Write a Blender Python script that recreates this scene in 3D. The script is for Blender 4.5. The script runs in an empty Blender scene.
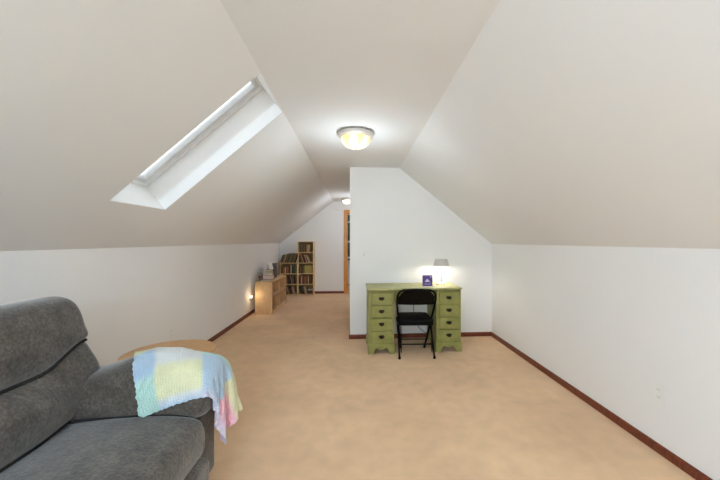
import bpy, bmesh, math, random
from mathutils import Vector, Matrix
random.seed(7)
scene = bpy.context.scene
C = scene.collection
PI = math.pi

# ------------------------------------------------------------------ helpers
def lin(c):
    r = []
    for v in c[:3]:
        v = v / 255.0
        r.append(v / 12.92 if v <= 0.04045 else ((v + 0.055) / 1.055) ** 2.4)
    return (r[0], r[1], r[2], 1.0)

def new_mat(name):
    m = bpy.data.materials.new(name)
    m.use_nodes = True
    nt = m.node_tree
    return m, nt, nt.nodes['Principled BSDF']

def simple(name, rgb, rough=0.5, metal=0.0, var=0.0, scale=20.0, bump=0.0, bscale=200.0, spec=0.5, rgb2=None, stretch=None, sheen=0.0):
    """plain procedural material: base colour with noise variation, plus fine bump"""
    m, nt, b = new_mat(name)
    b.inputs['Roughness'].default_value = rough
    b.inputs['Metallic'].default_value = metal
    b.inputs['Specular IOR Level'].default_value = spec
    if sheen:
        b.inputs['Sheen Weight'].default_value = sheen
        b.inputs['Sheen Roughness'].default_value = 0.5
    tc = nt.nodes.new('ShaderNodeTexCoord')
    vec = tc.outputs['Object']
    if stretch:
        mp = nt.nodes.new('ShaderNodeMapping')
        mp.inputs['Scale'].default_value = stretch
        nt.links.new(vec, mp.inputs['Vector']); vec = mp.outputs['Vector']
    c1 = lin(rgb)
    if rgb2 is None:
        k = 1.0 - var
        c2 = (c1[0]*k, c1[1]*k, c1[2]*k, 1)
    else:
        c2 = lin(rgb2)
    n = nt.nodes.new('ShaderNodeTexNoise')
    n.inputs['Scale'].default_value = scale
    n.inputs['Detail'].default_value = 5
    nt.links.new(vec, n.inputs['Vector'])
    r = nt.nodes.new('ShaderNodeValToRGB')
    r.color_ramp.elements[0].position = 0.35; r.color_ramp.elements[0].color = c2
    r.color_ramp.elements[1].position = 0.65; r.color_ramp.elements[1].color = c1
    nt.links.new(n.outputs['Fac'], r.inputs['Fac'])
    nt.links.new(r.outputs['Color'], b.inputs['Base Color'])
    if bump:
        n2 = nt.nodes.new('ShaderNodeTexNoise')
        n2.inputs['Scale'].default_value = bscale
        n2.inputs['Detail'].default_value = 3
        nt.links.new(vec, n2.inputs['Vector'])
        bp = nt.nodes.new('ShaderNodeBump')
        bp.inputs['Strength'].default_value = bump
        bp.inputs['Distance'].default_value = 0.004
        nt.links.new(n2.outputs['Fac'], bp.inputs['Height'])
        nt.links.new(bp.outputs['Normal'], b.inputs['Normal'])
    return m

def emit(name, rgb, strength):
    m, nt, b = new_mat(name)
    b.inputs['Base Color'].default_value = rgb
    b.inputs['Emission Color'].default_value = rgb
    b.inputs['Emission Strength'].default_value = strength
    b.inputs['Roughness'].default_value = 0.4
    return m

class MB:
    def __init__(self): self.bm = bmesh.new()
    def face(self, vs, mat=0):
        f = self.bm.faces.new(vs); f.material_index = mat; return f
    def box(self, x0, x1, y0, y1, z0, z1, mat=0, M=None):
        co = [(x0,y0,z0),(x1,y0,z0),(x1,y1,z0),(x0,y1,z0),(x0,y0,z1),(x1,y0,z1),(x1,y1,z1),(x0,y1,z1)]
        v = [self.bm.verts.new((M @ Vector(c)) if M else c) for c in co]
        for q in ((0,3,2,1),(4,5,6,7),(0,1,5,4),(1,2,6,5),(2,3,7,6),(3,0,4,7)):
            self.face([v[i] for i in q], mat)
        return self
    def prism(self, poly, axis, a0, a1, mat=0, M=None):
        def mk(p, a):
            c = {'x': (a, p[0], p[1]), 'y': (p[0], a, p[1]), 'z': (p[0], p[1], a)}[axis]
            return self.bm.verts.new((M @ Vector(c)) if M else c)
        A = [mk(p, a0) for p in poly]; B = [mk(p, a1) for p in poly]
        n = len(poly)
        self.face(A[::-1], mat); self.face(B, mat)
        for i in range(n): self.face([A[i], A[(i+1) % n], B[(i+1) % n], B[i]], mat)
        return self
    def lathe(self, prof, c=(0,0,0), seg=32, mat=0):
        rings = []
        for r, z in prof:
            if r < 1e-5: rings.append([self.bm.verts.new((c[0], c[1], c[2]+z))])
            else: rings.append([self.bm.verts.new((c[0]+r*math.cos(2*PI*k/seg), c[1]+r*math.sin(2*PI*k/seg), c[2]+z)) for k in range(seg)])
        for A, B in zip(rings[:-1], rings[1:]):
            for k in range(seg):
                k2 = (k+1) % seg
                if len(A) == 1 and len(B) == 1: continue
                if len(A) == 1: self.face([A[0], B[k2], B[k]], mat)
                elif len(B) == 1: self.face([A[k], A[k2], B[0]], mat)
                else: self.face([A[k], A[k2], B[k2], B[k]], mat)
        return self
    def tube(self, pts, r, seg=10, mat=0, closed=False, flat=None):
        pts = [Vector(p) for p in pts]
        n = len(pts); rings = []; up = None
        for i, p in enumerate(pts):
            if closed: d = (pts[(i+1) % n] - pts[i-1])
            else: d = pts[min(i+1, n-1)] - pts[max(i-1, 0)]
            d.normalize()
            if up is None:
                up = d.orthogonal().normalized()
            else:
                up = (up - d * up.dot(d)); up.normalize()
            s = d.cross(up)
            rr = r[i] if isinstance(r, (list, tuple)) else r
            rings.append([self.bm.verts.new(p + up*rr*math.cos(2*PI*k/seg) + s*rr*math.sin(2*PI*k/seg)) for k in range(seg)])
        pairs = list(zip(rings[:-1], rings[1:]))
        if closed: pairs.append((rings[-1], rings[0]))
        for A, B in pairs:
            for k in range(seg):
                k2 = (k+1) % seg
                self.face([A[k], A[k2], B[k2], B[k]], mat)
        if not closed:
            self.face(rings[0][::-1], mat); self.face(rings[-1], mat)
        return self
    def cushion(self, prof, axis, a0, a1, r0, r1, m=44, ns=9, nm=14, deform=None, mat=0):
        """closed profile swept along an axis, its two ends rounded like a stuffed cushion"""
        P = smooth(prof, m)
        cx = sum(p[0] for p in P)/len(P); cy = sum(p[1] for p in P)/len(P)
        st = []
        for i in range(ns):
            d = r0 * (1 - math.cos(i/(ns-1) * PI/2)); st.append((a0+d, r0*(1-math.sqrt(max(0, 1-(1-d/r0)**2)))))
        for i in range(1, nm): st.append((a0+r0+(a1-r1-a0-r0)*i/nm, 0))
        for i in range(ns):
            d = r1 * (1 - math.cos((ns-1-i)/(ns-1) * PI/2)); st.append((a1-d, r1*(1-math.sqrt(max(0, 1-(1-d/r1)**2)))))
        rings = []
        def mk(p, a):
            x, y = p
            if deform: x, y, a = deform(x, y, a)
            c = {'x': (a, x, y), 'y': (x, a, y), 'z': (x, y, a)}[axis]
            return self.bm.verts.new(c)
        for a, ins in st:
            ring = []
            for p in P:
                dx, dy = cx-p[0], cy-p[1]; L = math.hypot(dx, dy)
                k = min(ins, 0.92*L)/max(L, 1e-6)
                ring.append(mk((p[0]+dx*k, p[1]+dy*k), a))
            rings.append(ring)
        n = len(P)
        for A, B in zip(rings[:-1], rings[1:]):
            for k in range(n):
                self.face([A[k], A[(k+1) % n], B[(k+1) % n], B[k]], mat)
        for ring, a in ((rings[0], a0), (rings[-1], a1)):
            c = mk((cx, cy), a)
            for k in range(n): self.face([ring[k], ring[(k+1) % n], c], mat)
        return self
    def build(self, name, mats, parent=None, smooth=False, bevel=0.0, seg=2, off=None, angle=40):
        bm = self.bm
        if off is not None: bmesh.ops.translate(bm, verts=bm.verts, vec=-Vector(off))
        bmesh.ops.recalc_face_normals(bm, faces=bm.faces)
        me = bpy.data.meshes.new(name)
        bm.to_mesh(me); bm.free()
        if not isinstance(mats, (list, tuple)): mats = [mats]
        for m in mats: me.materials.append(m)
        o = bpy.data.objects.new(name, me); C.objects.link(o)
        if parent: o.parent = parent
        if smooth:
            for p in me.polygons: p.use_smooth = True
            if angle < 180:
                me.set_sharp_from_angle(angle=math.radians(angle))
        if bevel:
            bv = o.modifiers.new('bevel', 'BEVEL'); bv.width = bevel; bv.segments = seg; bv.limit_method = 'ANGLE'
        return o

def smooth(pts, m):
    """closed Catmull-Rom resampled to m points"""
    n = len(pts); out = []
    for i in range(m):
        t = i/m*n; k = int(t); f = t-k
        p0, p1, p2, p3 = (pts[(k+j-1) % n] for j in range(4))
        out.append(tuple(0.5*(2*p1[q]+(p2[q]-p0[q])*f+(2*p0[q]-5*p1[q]+4*p2[q]-p3[q])*f*f+(3*p1[q]-p0[q]-3*p2[q]+p3[q])*f**3) for q in range(2)))
    return out

def curve(pts, m):
    """open Catmull-Rom in 3D"""
    P = [pts[0]] + list(pts) + [pts[-1]]; out = []; n = len(pts)-1
    for i in range(m+1):
        t = min(i/m*n, n-1e-6); k = int(t); f = t-k
        p0, p1, p2, p3 = P[k:k+4]
        out.append(tuple(0.5*(2*p1[q]+(p2[q]-p0[q])*f+(2*p0[q]-5*p1[q]+4*p2[q]-p3[q])*f*f+(3*p1[q]-p0[q]-3*p2[q]+p3[q])*f**3) for q in range(3)))
    return out

def tag(o, label, cat, group=None, kind=None):
    o['label'] = label; o['category'] = cat
    if group: o['group'] = group
    if kind: o['kind'] = kind
    return o

def thing(name, label, cat, loc=(0,0,0), rz=0, group=None):
    o = bpy.data.objects.new(name, None); C.objects.link(o)
    o.location = loc; o.rotation_euler = (0, 0, rz); o.empty_display_size = 0.1
    return tag(o, label, cat, group)

def struct(o, label, cat):
    o['kind'] = 'structure'; o['label'] = label; o['category'] = cat
    return o

def smoothstep(a, b, x):
    t = max(0.0, min(1.0, (x-a)/(b-a))); return t*t*(3-2*t)

# ---------------------------------------------------------------- materials
M_wall = simple('white_wall_paint', (236,236,235), 0.85, var=0.015, scale=1.5, bump=0.10, bscale=260, spec=0.2)
M_ceil = simple('white_ceiling_paint', (230,231,231), 0.9, var=0.015, scale=1.5, bump=0.10, bscale=220, spec=0.2)
M_trim = simple('stained_wood_trim', (126,58,32), 0.35, scale=5, rgb2=(90,38,22), stretch=(14,14,3))
M_case = simple('honey_oak_casing', (218,150,46), 0.35, scale=6, rgb2=(184,112,32), stretch=(12,12,1.2))
M_white = simple('white_plastic', (236,236,232), 0.4, var=0.02)
M_skyw = simple('skylight_white_paint', (240,242,242), 0.6, var=0.01)
M_skyframe = simple('skylight_grey_frame', (222,227,230), 0.4, var=0.05)
M_back = simple('next_room_paint', (214,210,203), 0.85, var=0.02)

def carpet():
    m, nt, b = new_mat('tan_carpet')
    b.inputs['Roughness'].default_value = 1.0
    b.inputs['Specular IOR Level'].default_value = 0.05
    b.inputs['Sheen Weight'].default_value = 0.15
    tc = nt.nodes.new('ShaderNodeTexCoord')
    def noise(scale, det=4):
        n = nt.nodes.new('ShaderNodeTexNoise'); n.inputs['Scale'].default_value = scale; n.inputs['Detail'].default_value = det
        nt.links.new(tc.outputs['Object'], n.inputs['Vector']); return n
    big, mid, fine = noise(1.6, 5), noise(9, 6), noise(260, 2)
    r = nt.nodes.new('ShaderNodeValToRGB')
    r.color_ramp.elements[0].position = 0.30; r.color_ramp.elements[0].color = lin((224,188,150))
    r.color_ramp.elements[1].position = 0.72; r.color_ramp.elements[1].color = lin((242,206,165))
    nt.links.new(big.outputs['Fac'], r.inputs['Fac'])
    def mul(col, nz, lo, hi):
        mr = nt.nodes.new('ShaderNodeMapRange'); mr.inputs['From Min'].default_value = 0.3; mr.inputs['From Max'].default_value = 0.7
        mr.inputs['To Min'].default_value = lo; mr.inputs['To Max'].default_value = hi
        nt.links.new(nz.outputs['Fac'], mr.inputs['Value'])
        mx = nt.nodes.new('ShaderNodeMix'); mx.data_type = 'RGBA'; mx.blend_type = 'MULTIPLY'; mx.inputs['Factor'].default_value = 1
        nt.links.new(col, mx.inputs[6]); nt.links.new(mr.outputs['Result'], mx.inputs[7]); return mx.outputs[2]
    col = mul(r.outputs['Color'], mid, 0.935, 1.045)
    col = mul(col, fine, 0.86, 1.10)
    nt.links.new(col, b.inputs['Base Color'])
    bp = nt.nodes.new('ShaderNodeBump'); bp.inputs['Strength'].default_value = 0.7; bp.inputs['Distance'].default_value = 0.006
    nt.links.new(fine.outputs['Fac'], bp.inputs['Height']); nt.links.new(bp.outputs['Normal'], b.inputs['Normal'])
    return m
M_carpet = carpet()

def upholstery():
    m, nt, b = new_mat('charcoal_brushed_microfibre')
    b.inputs['Roughness'].default_value = 0.95
    b.inputs['Specular IOR Level'].default_value = 0.1
    b.inputs['Sheen Weight'].default_value = 0.5
    b.inputs['Sheen Roughness'].default_value = 0.45
    tc = nt.nodes.new('ShaderNodeTexCoord')
    n1 = nt.nodes.new('ShaderNodeTexNoise'); n1.inputs['Scale'].default_value = 13; n1.inputs['Detail'].default_value = 8; n1.inputs['Roughness'].default_value = 0.7; n1.inputs['Distortion'].default_value = 0.3
    n2 = nt.nodes.new('ShaderNodeTexNoise'); n2.inputs['Scale'].default_value = 85; n2.inputs['Detail'].default_value = 4
    for n in (n1, n2): nt.links.new(tc.outputs['Object'], n.inputs['Vector'])
    r = nt.nodes.new('ShaderNodeValToRGB')
    r.color_ramp.elements[0].position = 0.25; r.color_ramp.elements[0].color = lin((52,47,42))
    r.color_ramp.elements[1].position = 0.80; r.color_ramp.elements[1].color = lin((110,102,93))
    nt.links.new(n1.outputs['Fac'], r.inputs['Fac'])
    mr = nt.nodes.new('ShaderNodeMapRange'); mr.inputs['From Min'].default_value = 0.3; mr.inputs['From Max'].default_value = 0.7
    mr.inputs['To Min'].default_value = 0.62; mr.inputs['To Max'].default_value = 1.32
    nt.links.new(n2.outputs['Fac'], mr.inputs['Value'])
    mx = nt.nodes.new('ShaderNodeMix'); mx.data_type = 'RGBA'; mx.blend_type = 'MULTIPLY'; mx.inputs['Factor'].default_value = 1
    nt.links.new(r.outputs['Color'], mx.inputs[6]); nt.links.new(mr.outputs['Result'], mx.inputs[7])
    nt.links.new(mx.outputs[2], b.inputs['Base Color'])
    bp = nt.nodes.new('ShaderNodeBump'); bp.inputs['Strength'].default_value = 0.5; bp.inputs['Distance'].default_value = 0.004
    nt.links.new(n2.outputs['Fac'], bp.inputs['Height']); nt.links.new(bp.outputs['Normal'], b.inputs['Normal'])
    return m
M_sofa = upholstery()
M_sofa_dark = simple('sofa_lining_crease_shade', (30,28,27), 0.95, var=0.2, scale=60)  # base lining, also the shade drawn along the cushion creases

M_green = simple('worn_olive_paint', (148,146,80), 0.5, scale=9, rgb2=(130,130,66), bump=0.15, bscale=60)
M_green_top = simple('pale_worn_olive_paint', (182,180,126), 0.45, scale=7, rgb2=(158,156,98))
M_bronze = simple('dark_bronze', (46,36,28), 0.4, metal=0.7, var=0.3)
M_black = simple('black_enamelled_steel', (3,3,4), 0.4, var=0.2, spec=0.14)
M_blackseat = simple('black_vinyl', (3,3,3), 0.6, spec=0.15, var=0.2, bump=0.1)
M_grey_shade = simple('grey_lamp_shade', (206,203,198), 0.6, var=0.05)
M_steel = simple('brushed_steel', (190,188,182), 0.35, metal=0.9, var=0.1, scale=60)
M_nickel = simple('brushed_nickel', (206,200,190), 0.45, metal=0.25, var=0.1)
M_bulb = emit('warm_bulb', lin((255,226,180)), 18.0)
M_tabletop = simple('light_oak_tabletop', (206,164,116), 0.45, scale=5, rgb2=(186,142,96), stretch=(3,22,3))
M_maple = simple('maple_laminate', (222,186,140), 0.5, scale=5, rgb2=(208,170,124), stretch=(14,14,1.5))
M_pine = simple('pine_shelf', (236,204,148), 0.5, scale=5, rgb2=(222,186,128), stretch=(12,12,2))
M_pineback = simple('pine_back_panel', (150,118,70), 0.6, scale=4, rgb2=(132,100,56), stretch=(10,10,2))
M_paper = simple('book_pages', (214,200,170), 0.8, var=0.1, scale=120)
M_glow = emit('night_light_lens', lin((255,236,200)), 8.0)
M_dark = simple('socket_dark', (172,170,170), 0.5)

def glass(name, rgb=(1,1,1,1), gl=0.06):
    m, nt, b = new_mat(name)
    nt.nodes.remove(b)
    out = nt.nodes['Material Output']
    tr = nt.nodes.new('ShaderNodeBsdfTransparent'); tr.inputs['Color'].default_value = rgb
    g = nt.nodes.new('ShaderNodeBsdfGlossy'); g.inputs['Roughness'].default_value = 0.02
    mx = nt.nodes.new('ShaderNodeMixShader')
    fr = nt.nodes.new('ShaderNodeFresnel'); fr.inputs['IOR'].default_value = 1.08
    nt.links.new(fr.outputs['Fac'], mx.inputs['Fac'])
    nt.links.new(tr.outputs['BSDF'], mx.inputs[1]); nt.links.new(g.outputs['BSDF'], mx.inputs[2])
    nt.links.new(mx.outputs['Shader'], out.inputs['Surface'])
    return m
M_glass = glass('window_glass')
M_acrylic = glass('clear_acrylic', (0.96,0.97,0.97,1))

def bowl_glass(name, rgb, stren):
    """ribbed alabaster lamp glass lit from inside"""
    m, nt, b = new_mat(name)
    tc = nt.nodes.new('ShaderNodeTexCoord')
    sx = nt.nodes.new('ShaderNodeSeparateXYZ'); nt.links.new(tc.outputs['Object'], sx.inputs[0])
    at = nt.nodes.new('ShaderNodeMath'); at.operation = 'ARCTAN2'
    nt.links.new(sx.outputs['Y'], at.inputs[0]); nt.links.new(sx.outputs['X'], at.inputs[1])
    ml = nt.nodes.new('ShaderNodeMath'); ml.operation = 'MULTIPLY'; ml.inputs[1].default_value = 6.0; nt.links.new(at.outputs[0], ml.inputs[0])
    sn = nt.nodes.new('ShaderNodeMath'); sn.operation = 'SINE'; nt.links.new(ml.outputs[0], sn.inputs[0])
    n = nt.nodes.new('ShaderNodeTexNoise'); n.inputs['Scale'].default_value = 14; nt.links.new(tc.outputs['Object'], n.inputs['Vector'])
    ad = nt.nodes.new('ShaderNodeMath'); ad.operation = 'MULTIPLY_ADD'; ad.inputs[1].default_value = 0.22
    nt.links.new(sn.outputs[0], ad.inputs[0]); nt.links.new(n.outputs['Fac'], ad.inputs[2])
    r = nt.nodes.new('ShaderNodeValToRGB')
    r.color_ramp.elements[0].position = 0.25; r.color_ramp.elements[0].color = rgb[0]
    r.color_ramp.elements[1].position = 0.7; r.color_ramp.elements[1].color = rgb[1]
    nt.links.new(ad.outputs[0], r.inputs['Fac'])
    nt.links.new(r.outputs['Color'], b.inputs['Base Color'])
    nt.links.new(r.outputs['Color'], b.inputs['Emission Color'])
    b.inputs['Emission Strength'].default_value = stren
    b.inputs['Roughness'].default_value = 0.25
    return m
M_bowl = bowl_glass('amber_alabaster_glass', (lin((255,212,132)), lin((255,240,200))), 0.88)
M_bowl2 = bowl_glass('white_lamp_glass', (lin((255,240,214)), lin((255,250,238))), 2.2)

# --------------------------------------------------------------- room shell
XL, XR = -1.90, 1.90
EL, ER = 1.275, 1.288          # knee wall heights
CZ = 2.334                     # flat ceiling
CL, CR = -0.565, 0.60          # its edges
YB, YP, YF, YN = -2.2, 4.50, 8.45, 10.45   # back wall, partition, far wall, next room's far wall

mb = MB(); mb.box(XL-0.14, XR+0.14, YB-0.14, YN+0.14, -0.12, 0)
struct(mb.build('floor', M_carpet), 'wall to wall tan carpet covering the attic floor', 'floor')
mb = MB(); mb.box(XL-0.12, XL, YB, YF, 0, EL)
struct(mb.build('wall_left', M_wall), 'low white knee wall along the left side', 'wall')
mb = MB(); mb.box(XR, XR+0.12, YB, YF, 0, ER)
struct(mb.build('wall_right', M_wall), 'low white knee wall along the right side', 'wall')
mb = MB(); mb.box(CL, CR, YB, YF, CZ, CZ+0.12)
struct(mb.build('ceiling', M_ceil), 'flat white strip of ceiling along the ridge', 'ceiling')

def slope_frame(x0, z0, x1, z1, side):
    d = Vector((x1-x0, 0, z1-z0)); L = d.length; t = d/L
    n = Vector((-t.z, 0, t.x)) if side < 0 else Vector((t.z, 0, -t.x))
    if n.z < 0: n = -n
    M = Matrix(((t.x, 0, n.x, x0), (0, 1, 0, 0), (t.z, 0, n.z, z0), (0, 0, 0, 1)))
    return M, L
ML, LL = slope_frame(XL, EL, CL, CZ, -1)
MR, LR = slope_frame(XR, ER, CR, CZ, 1)
TH = 0.30
S0, S1, Y0, Y1 = 0.488, 1.7025, 2.085, 2.685     # skylight opening, along slope and along room
SKW = -0.115                                   # the opening sits slightly askew in the slope
def sk(s, y): return (s, y + SKW*(s-(S0+S1)/2))
mb = MB()
a, b_, c, d = sk(S0, Y0), sk(S1, Y0), sk(S1, Y1), sk(S0, Y1)
mb.prism([(0,YB),(LL,YB),(LL,b_[1]),b_,a,(0,a[1])], 'z', 0, TH, M=ML); mb.prism([(0,d[1]),d,c,(LL,c[1]),(LL,YF),(0,YF)], 'z', 0, TH, M=ML)
mb.prism([(0,a[1]),a,d,(0,d[1])], 'z', 0, TH, M=ML); mb.prism([b_,(LL,b_[1]),(LL,c[1]),c], 'z', 0, TH, M=ML)
MLS = ML @ Matrix(((1,0,0,0),(SKW,1,0,-SKW*(S0+S1)/2),(0,0,1,0),(0,0,0,1)))
struct(mb.build('wall_upper_left', M_ceil), 'sloping white attic wall on the left pierced by the skylight', 'wall')
mb = MB(); mb.box(0, LR, YB, YF, 0, 0.14, M=MR)
struct(mb.build('wall_upper_right', M_ceil), 'sloping white attic wall on the right, without any window', 'wall')

# skylight lining, frame, pane
def ring(mb, s0, s1, y0, y1, w, n0, n1, M):
    mb.box(s0, s0+w, y0, y1, n0, n1, M=M); mb.box(s1-w, s1, y0, y1, n0, n1, M=M)
    mb.box(s0+w, s1-w, y0, y0+w, n0, n1, M=M); mb.box(s0+w, s1-w, y1-w, y1, n0, n1, M=M)
mb = MB(); ring(mb, S0+0.0005, S1-0.0005, Y0+0.0005, Y1-0.0005, 0.003, 0.002, 0.226, MLS)
win1 = struct(mb.build('window_1', M_skyw), 'long skylight set into the left sloping wall', 'skylight')
mb = MB(); ring(mb, S0+0.001, S1-0.001, Y0+0.001, Y1-0.001, 0.022, 0.228, 0.298, MLS)
mb.build('window_frame', M_skyw, win1, bevel=0.004)
mb = MB(); ring(mb, S0+0.024, S1-0.024, Y0+0.024, Y1-0.024, 0.030, 0.252, 0.296, MLS)
mb.build('sash', M_skyframe, win1, bevel=0.004)
mb = MB(); mb.box(S0+0.05, S1-0.05, Y0+0.05, Y1-0.05, 0.272, 0.277, M=MLS)
mb.build('pane', M_glass, win1)

def gable(inset=0.0):
    return [(XL, 0), (XR, 0), (XR, ER), (CR, CZ), (CL, CZ), (XL, EL)]
# far gable with a doorway
DX0, DX1, DZ = -0.225, 0.54, 2.045
mb = MB()
mb.prism([(XL,0),(DX0,0),(DX0,CZ),(CL,CZ),(XL,EL)], 'y', YF, YF+0.11)
mb.prism([(DX0,DZ),(DX1,DZ),(DX1,CZ),(DX0,CZ)], 'y', YF, YF+0.11)
mb.prism([(DX1,0),(XR,0),(XR,ER),(CR,CZ),(DX1,CZ)], 'y', YF, YF+0.11)
struct(mb.build('wall_far', M_wall), 'white gable wall at the end of the hallway with a doorway', 'wall')
# partition enclosing a closet block to the right
PX = -0.080
mb = MB()
mb.prism([(PX,0),(XR,0),(XR,ER),(CR,CZ),(PX,CZ)], 'y', YP, YP+0.11)
mb.box(PX, PX+0.11, YP+0.11, 6.7, 0, CZ)
mb.prism([(PX,0),(XR,0),(XR,ER),(CR,CZ),(PX,CZ)], 'y', 6.7, 6.81)
struct(mb.build('wall_partition', M_wall), 'white partition wall standing behind the green desk', 'wall')
# back gable behind the camera, with a wide window
WX0, WX1, WZ0, WZ1 = -1.1, 1.1, 0.55, 2.0
mb = MB()
mb.prism([(XL,0),(WX0,0),(WX0,EL+ (WX0-XL)*(CZ-EL)/(CL-XL)),(XL,EL)], 'y', YB-0.12, YB)
mb.prism([(WX1,0),(XR,0),(XR,ER),(WX1,ER+(XR-WX1)*(CZ-ER)/(XR-CR))], 'y', YB-0.12, YB)
zl = EL+(WX0-XL)*(CZ-EL)/(CL-XL); zr = ER+(XR-WX1)*(CZ-ER)/(XR-CR)
mb.box(WX0, WX1, YB-0.12, YB, 0, WZ0)
mb.prism([(WX0,min(WZ1,zl)),(CL-0.15,WZ1),(CR+0.15,WZ1),(WX1,min(WZ1,zr)),(WX1,zr),(CR,CZ),(CL,CZ),(WX0,zl)], 'y', YB-0.12, YB)
struct(mb.build('wall_back', M_wall), 'white gable wall behind the viewer with a wide window', 'wall')
def rect_window(name, label, x0, x1, z0, z1, y, muntz, muntx, dep=0.05):
    mb = MB()
    for a, b_, c, d in ((x0,x0+.05,z0,z1),(x1-.05,x1,z0,z1),(x0+.05,x1-.05,z0,z0+.05),(x0+.05,x1-.05,z1-.05,z1)):
        mb.box(a, b_, y-dep/2, y+dep/2, c, d)
    w = struct(mb.build(name, M_white, bevel=0.004), label, 'window')
    mb = MB()
    for z in muntz: mb.box(x0+.05, x1-.05, y-.015, y+.015, z-.028, z+.028)
    for x in muntx: mb.box(x-.012, x+.012, y-.014, y+.014, z0+.05, z1-.05)
    mb.build('muntin', M_white, w)
    mb = MB(); mb.box(x0+.03, x1-.03, y-.003, y+.003, z0+.03, z1-.03); mb.build('pane', M_glass, w)
    return w
rect_window('window_2', 'wide white framed window in the gable behind the viewer', WX0, WX1, WZ0, 1.74, YB-0.06, [], [-0.37, 0.37])

# next room
mb = MB(); mb.box(XL-0.12, XL, YF+0.11, YN, 0, 2.45); struct(mb.build('wall_left.001', M_back), 'left wall of the room beyond the doorway', 'wall')
mb = MB(); mb.box(XR, XR+0.12, YF+0.11, YN, 0, 2.45); struct(mb.build('wall_right.001', M_back), 'right wall of the room beyond the doorway', 'wall')
mb = MB(); mb.box(XL, XR, YF+0.11, YN, 2.45, 2.55); struct(mb.build('ceiling.001', M_ceil), 'ceiling of the room beyond the doorway', 'ceiling')
NX0, NX1, NZ0, NZ1 = -0.62, 0.50, 0.66, 2.20
mb = MB()
mb.box(XL, NX0, YN, YN+0.12, 0, 2.45); mb.box(NX1, XR, YN, YN+0.12, 0, 2.45)
mb.box(NX0, NX1, YN, YN+0.12, 0, NZ0); mb.box(NX0, NX1, YN, YN+0.12, NZ1, 2.45)
struct(mb.build('wall_far.001', M_back), 'far wall of the room beyond the doorway, around its window', 'wall')
rect_window('window_3', 'white barred window seen through the doorway with trees outside', NX0, NX1, NZ0, NZ1, YN+0.06, [1.93, 1.31, 0.80], [-0.06])

# door casing at the far doorway
mb = MB()
cw = 0.078
mb.box(DX0-cw, DX0+0.004, YF-0.02, YF-0.0005, 0, DZ+cw); mb.box(DX1-0.004, DX1+cw, YF-0.02, YF-0.0005, 0, DZ+cw)
mb.box(DX0+0.004, DX1-0.004, YF-0.02, YF-0.0005, DZ-0.004, DZ+cw)
mb.box(DX0+0.0005, DX0+0.018, YF, YF+0.11, 0, DZ-0.002); mb.box(DX1-0.018, DX1-0.0005, YF, YF+0.11, 0, DZ-0.002)
mb.box(DX0+0.018, DX1-0.018, YF, YF+0.11, DZ-0.02, DZ-0.0005)
d1 = struct(mb.build('door_1', M_case, bevel=0.004), 'honey oak casing around the doorway at the end of the hall', 'door frame')
mb = MB(); mb.box(DX0+0.0182, DX0+0.022, YF+0.03, YF+0.06, 0.93, 1.0); mb.build('strike_plate', M_steel, d1)

# baseboards
BH, BT = 0.058, 0.012
def base_prof(): return [(0,0),(BT,0),(BT,BH-0.012),(BT*0.45,BH),(0,BH)]
mb = MB(); mb.prism([(XL+a, z) for a, z in base_prof()], 'y', YB, YF)
struct(mb.build('baseboard_left', M_trim), 'dark wood baseboard along the left knee wall', 'baseboard')
mb = MB(); mb.prism([(XR-a, z) for a, z in base_prof()], 'y', YB, YP)
struct(mb.build('baseboard_right', M_trim), 'dark red wood baseboard along the right knee wall', 'baseboard')
mb = MB(); mb.prism([(YP-a, z) for a, z in base_prof()], 'x', PX-BT, XR-BT); mb.prism([(PX-a, z) for a, z in base_prof()], 'y', YP, 6.81)
struct(mb.build('baseboard_partition', M_trim), 'dark wood baseboard at the foot of the partition wall', 'baseboard')
mb = MB(); mb.prism([(YF-a, z) for a, z in base_prof()], 'x', XL+BT, DX0-cw)
struct(mb.build('baseboard_far', M_trim), 'dark wood baseboard at the foot of the far gable wall', 'baseboard')

# ------------------------------------------------------------ ceiling lights
def dome_light(name, label, x, y, R, drop, mb_mat, ribs=True):
    t = thing(name, label, 'ceiling light', (x, y, CZ))
    mb = MB(); mb.lathe([(0,0),(R*0.80,0),(R*0.98,-0.012),(R,-0.024),(R*0.985,-0.036),(R*0.86,-0.052),(R*0.80,-0.054),(R*0.80,-0.045),(0,-0.045)], seg=48)
    mb.build('rim', M_nickel, t, smooth=True)
    mb = MB(); prof = []
    for i in range(13):
        a = i/12*PI/2
        prof.append((R*0.80*math.cos(a)**0.85 if i < 12 else 0, -0.0545-(drop-0.0545)*math.sin(a)))
    mb.lathe(prof, seg=48)
    mb.build('glass_bowl', mb_mat, t, smooth=True, angle=180)
    mb = MB(); mb.lathe([(0,-drop+0.004),(0.012,-drop+0.002),(0.012,-drop-0.006),(0.006,-drop-0.016),(0,-drop-0.018)], seg=16)
    mb.build('finial', M_nickel, t, smooth=True)
    return t
dome_light('ceiling_light', 'round nickel rimmed ceiling light with amber glass bowl, in the main room', 0.0, 3.06, 0.168, 0.150, M_bowl)
fl = thing('unseen_fill_lamp', 'unseen uplight lamp added behind the viewer to brighten the sloping walls', 'lamp', (-0.50, -1.70, 0))  # lamp added out of view to brighten slopes and ceiling
mb = MB(); mb.lathe([(0,0),(0.14,0),(0.14,0.012),(0.02,0.03),(0,0.03)], seg=32); mb.build('base', M_steel, fl, smooth=True)  # base of the added unseen fill lamp
mb = MB(); mb.tube([(0,0,0.029),(0,0,1.40)], 0.012, 12); mb.build('pole', M_steel, fl, smooth=True)  # pole of the added unseen fill lamp
mb = MB(); mb.lathe([(0,1.3995),(0.05,1.405),(0.13,1.46),(0.17,1.53),(0.166,1.53),(0.125,1.465),(0.05,1.412),(0,1.408)], seg=36); mb.build('lamp_shade', M_white, fl, smooth=True)  # shade of the added unseen fill lamp
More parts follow.
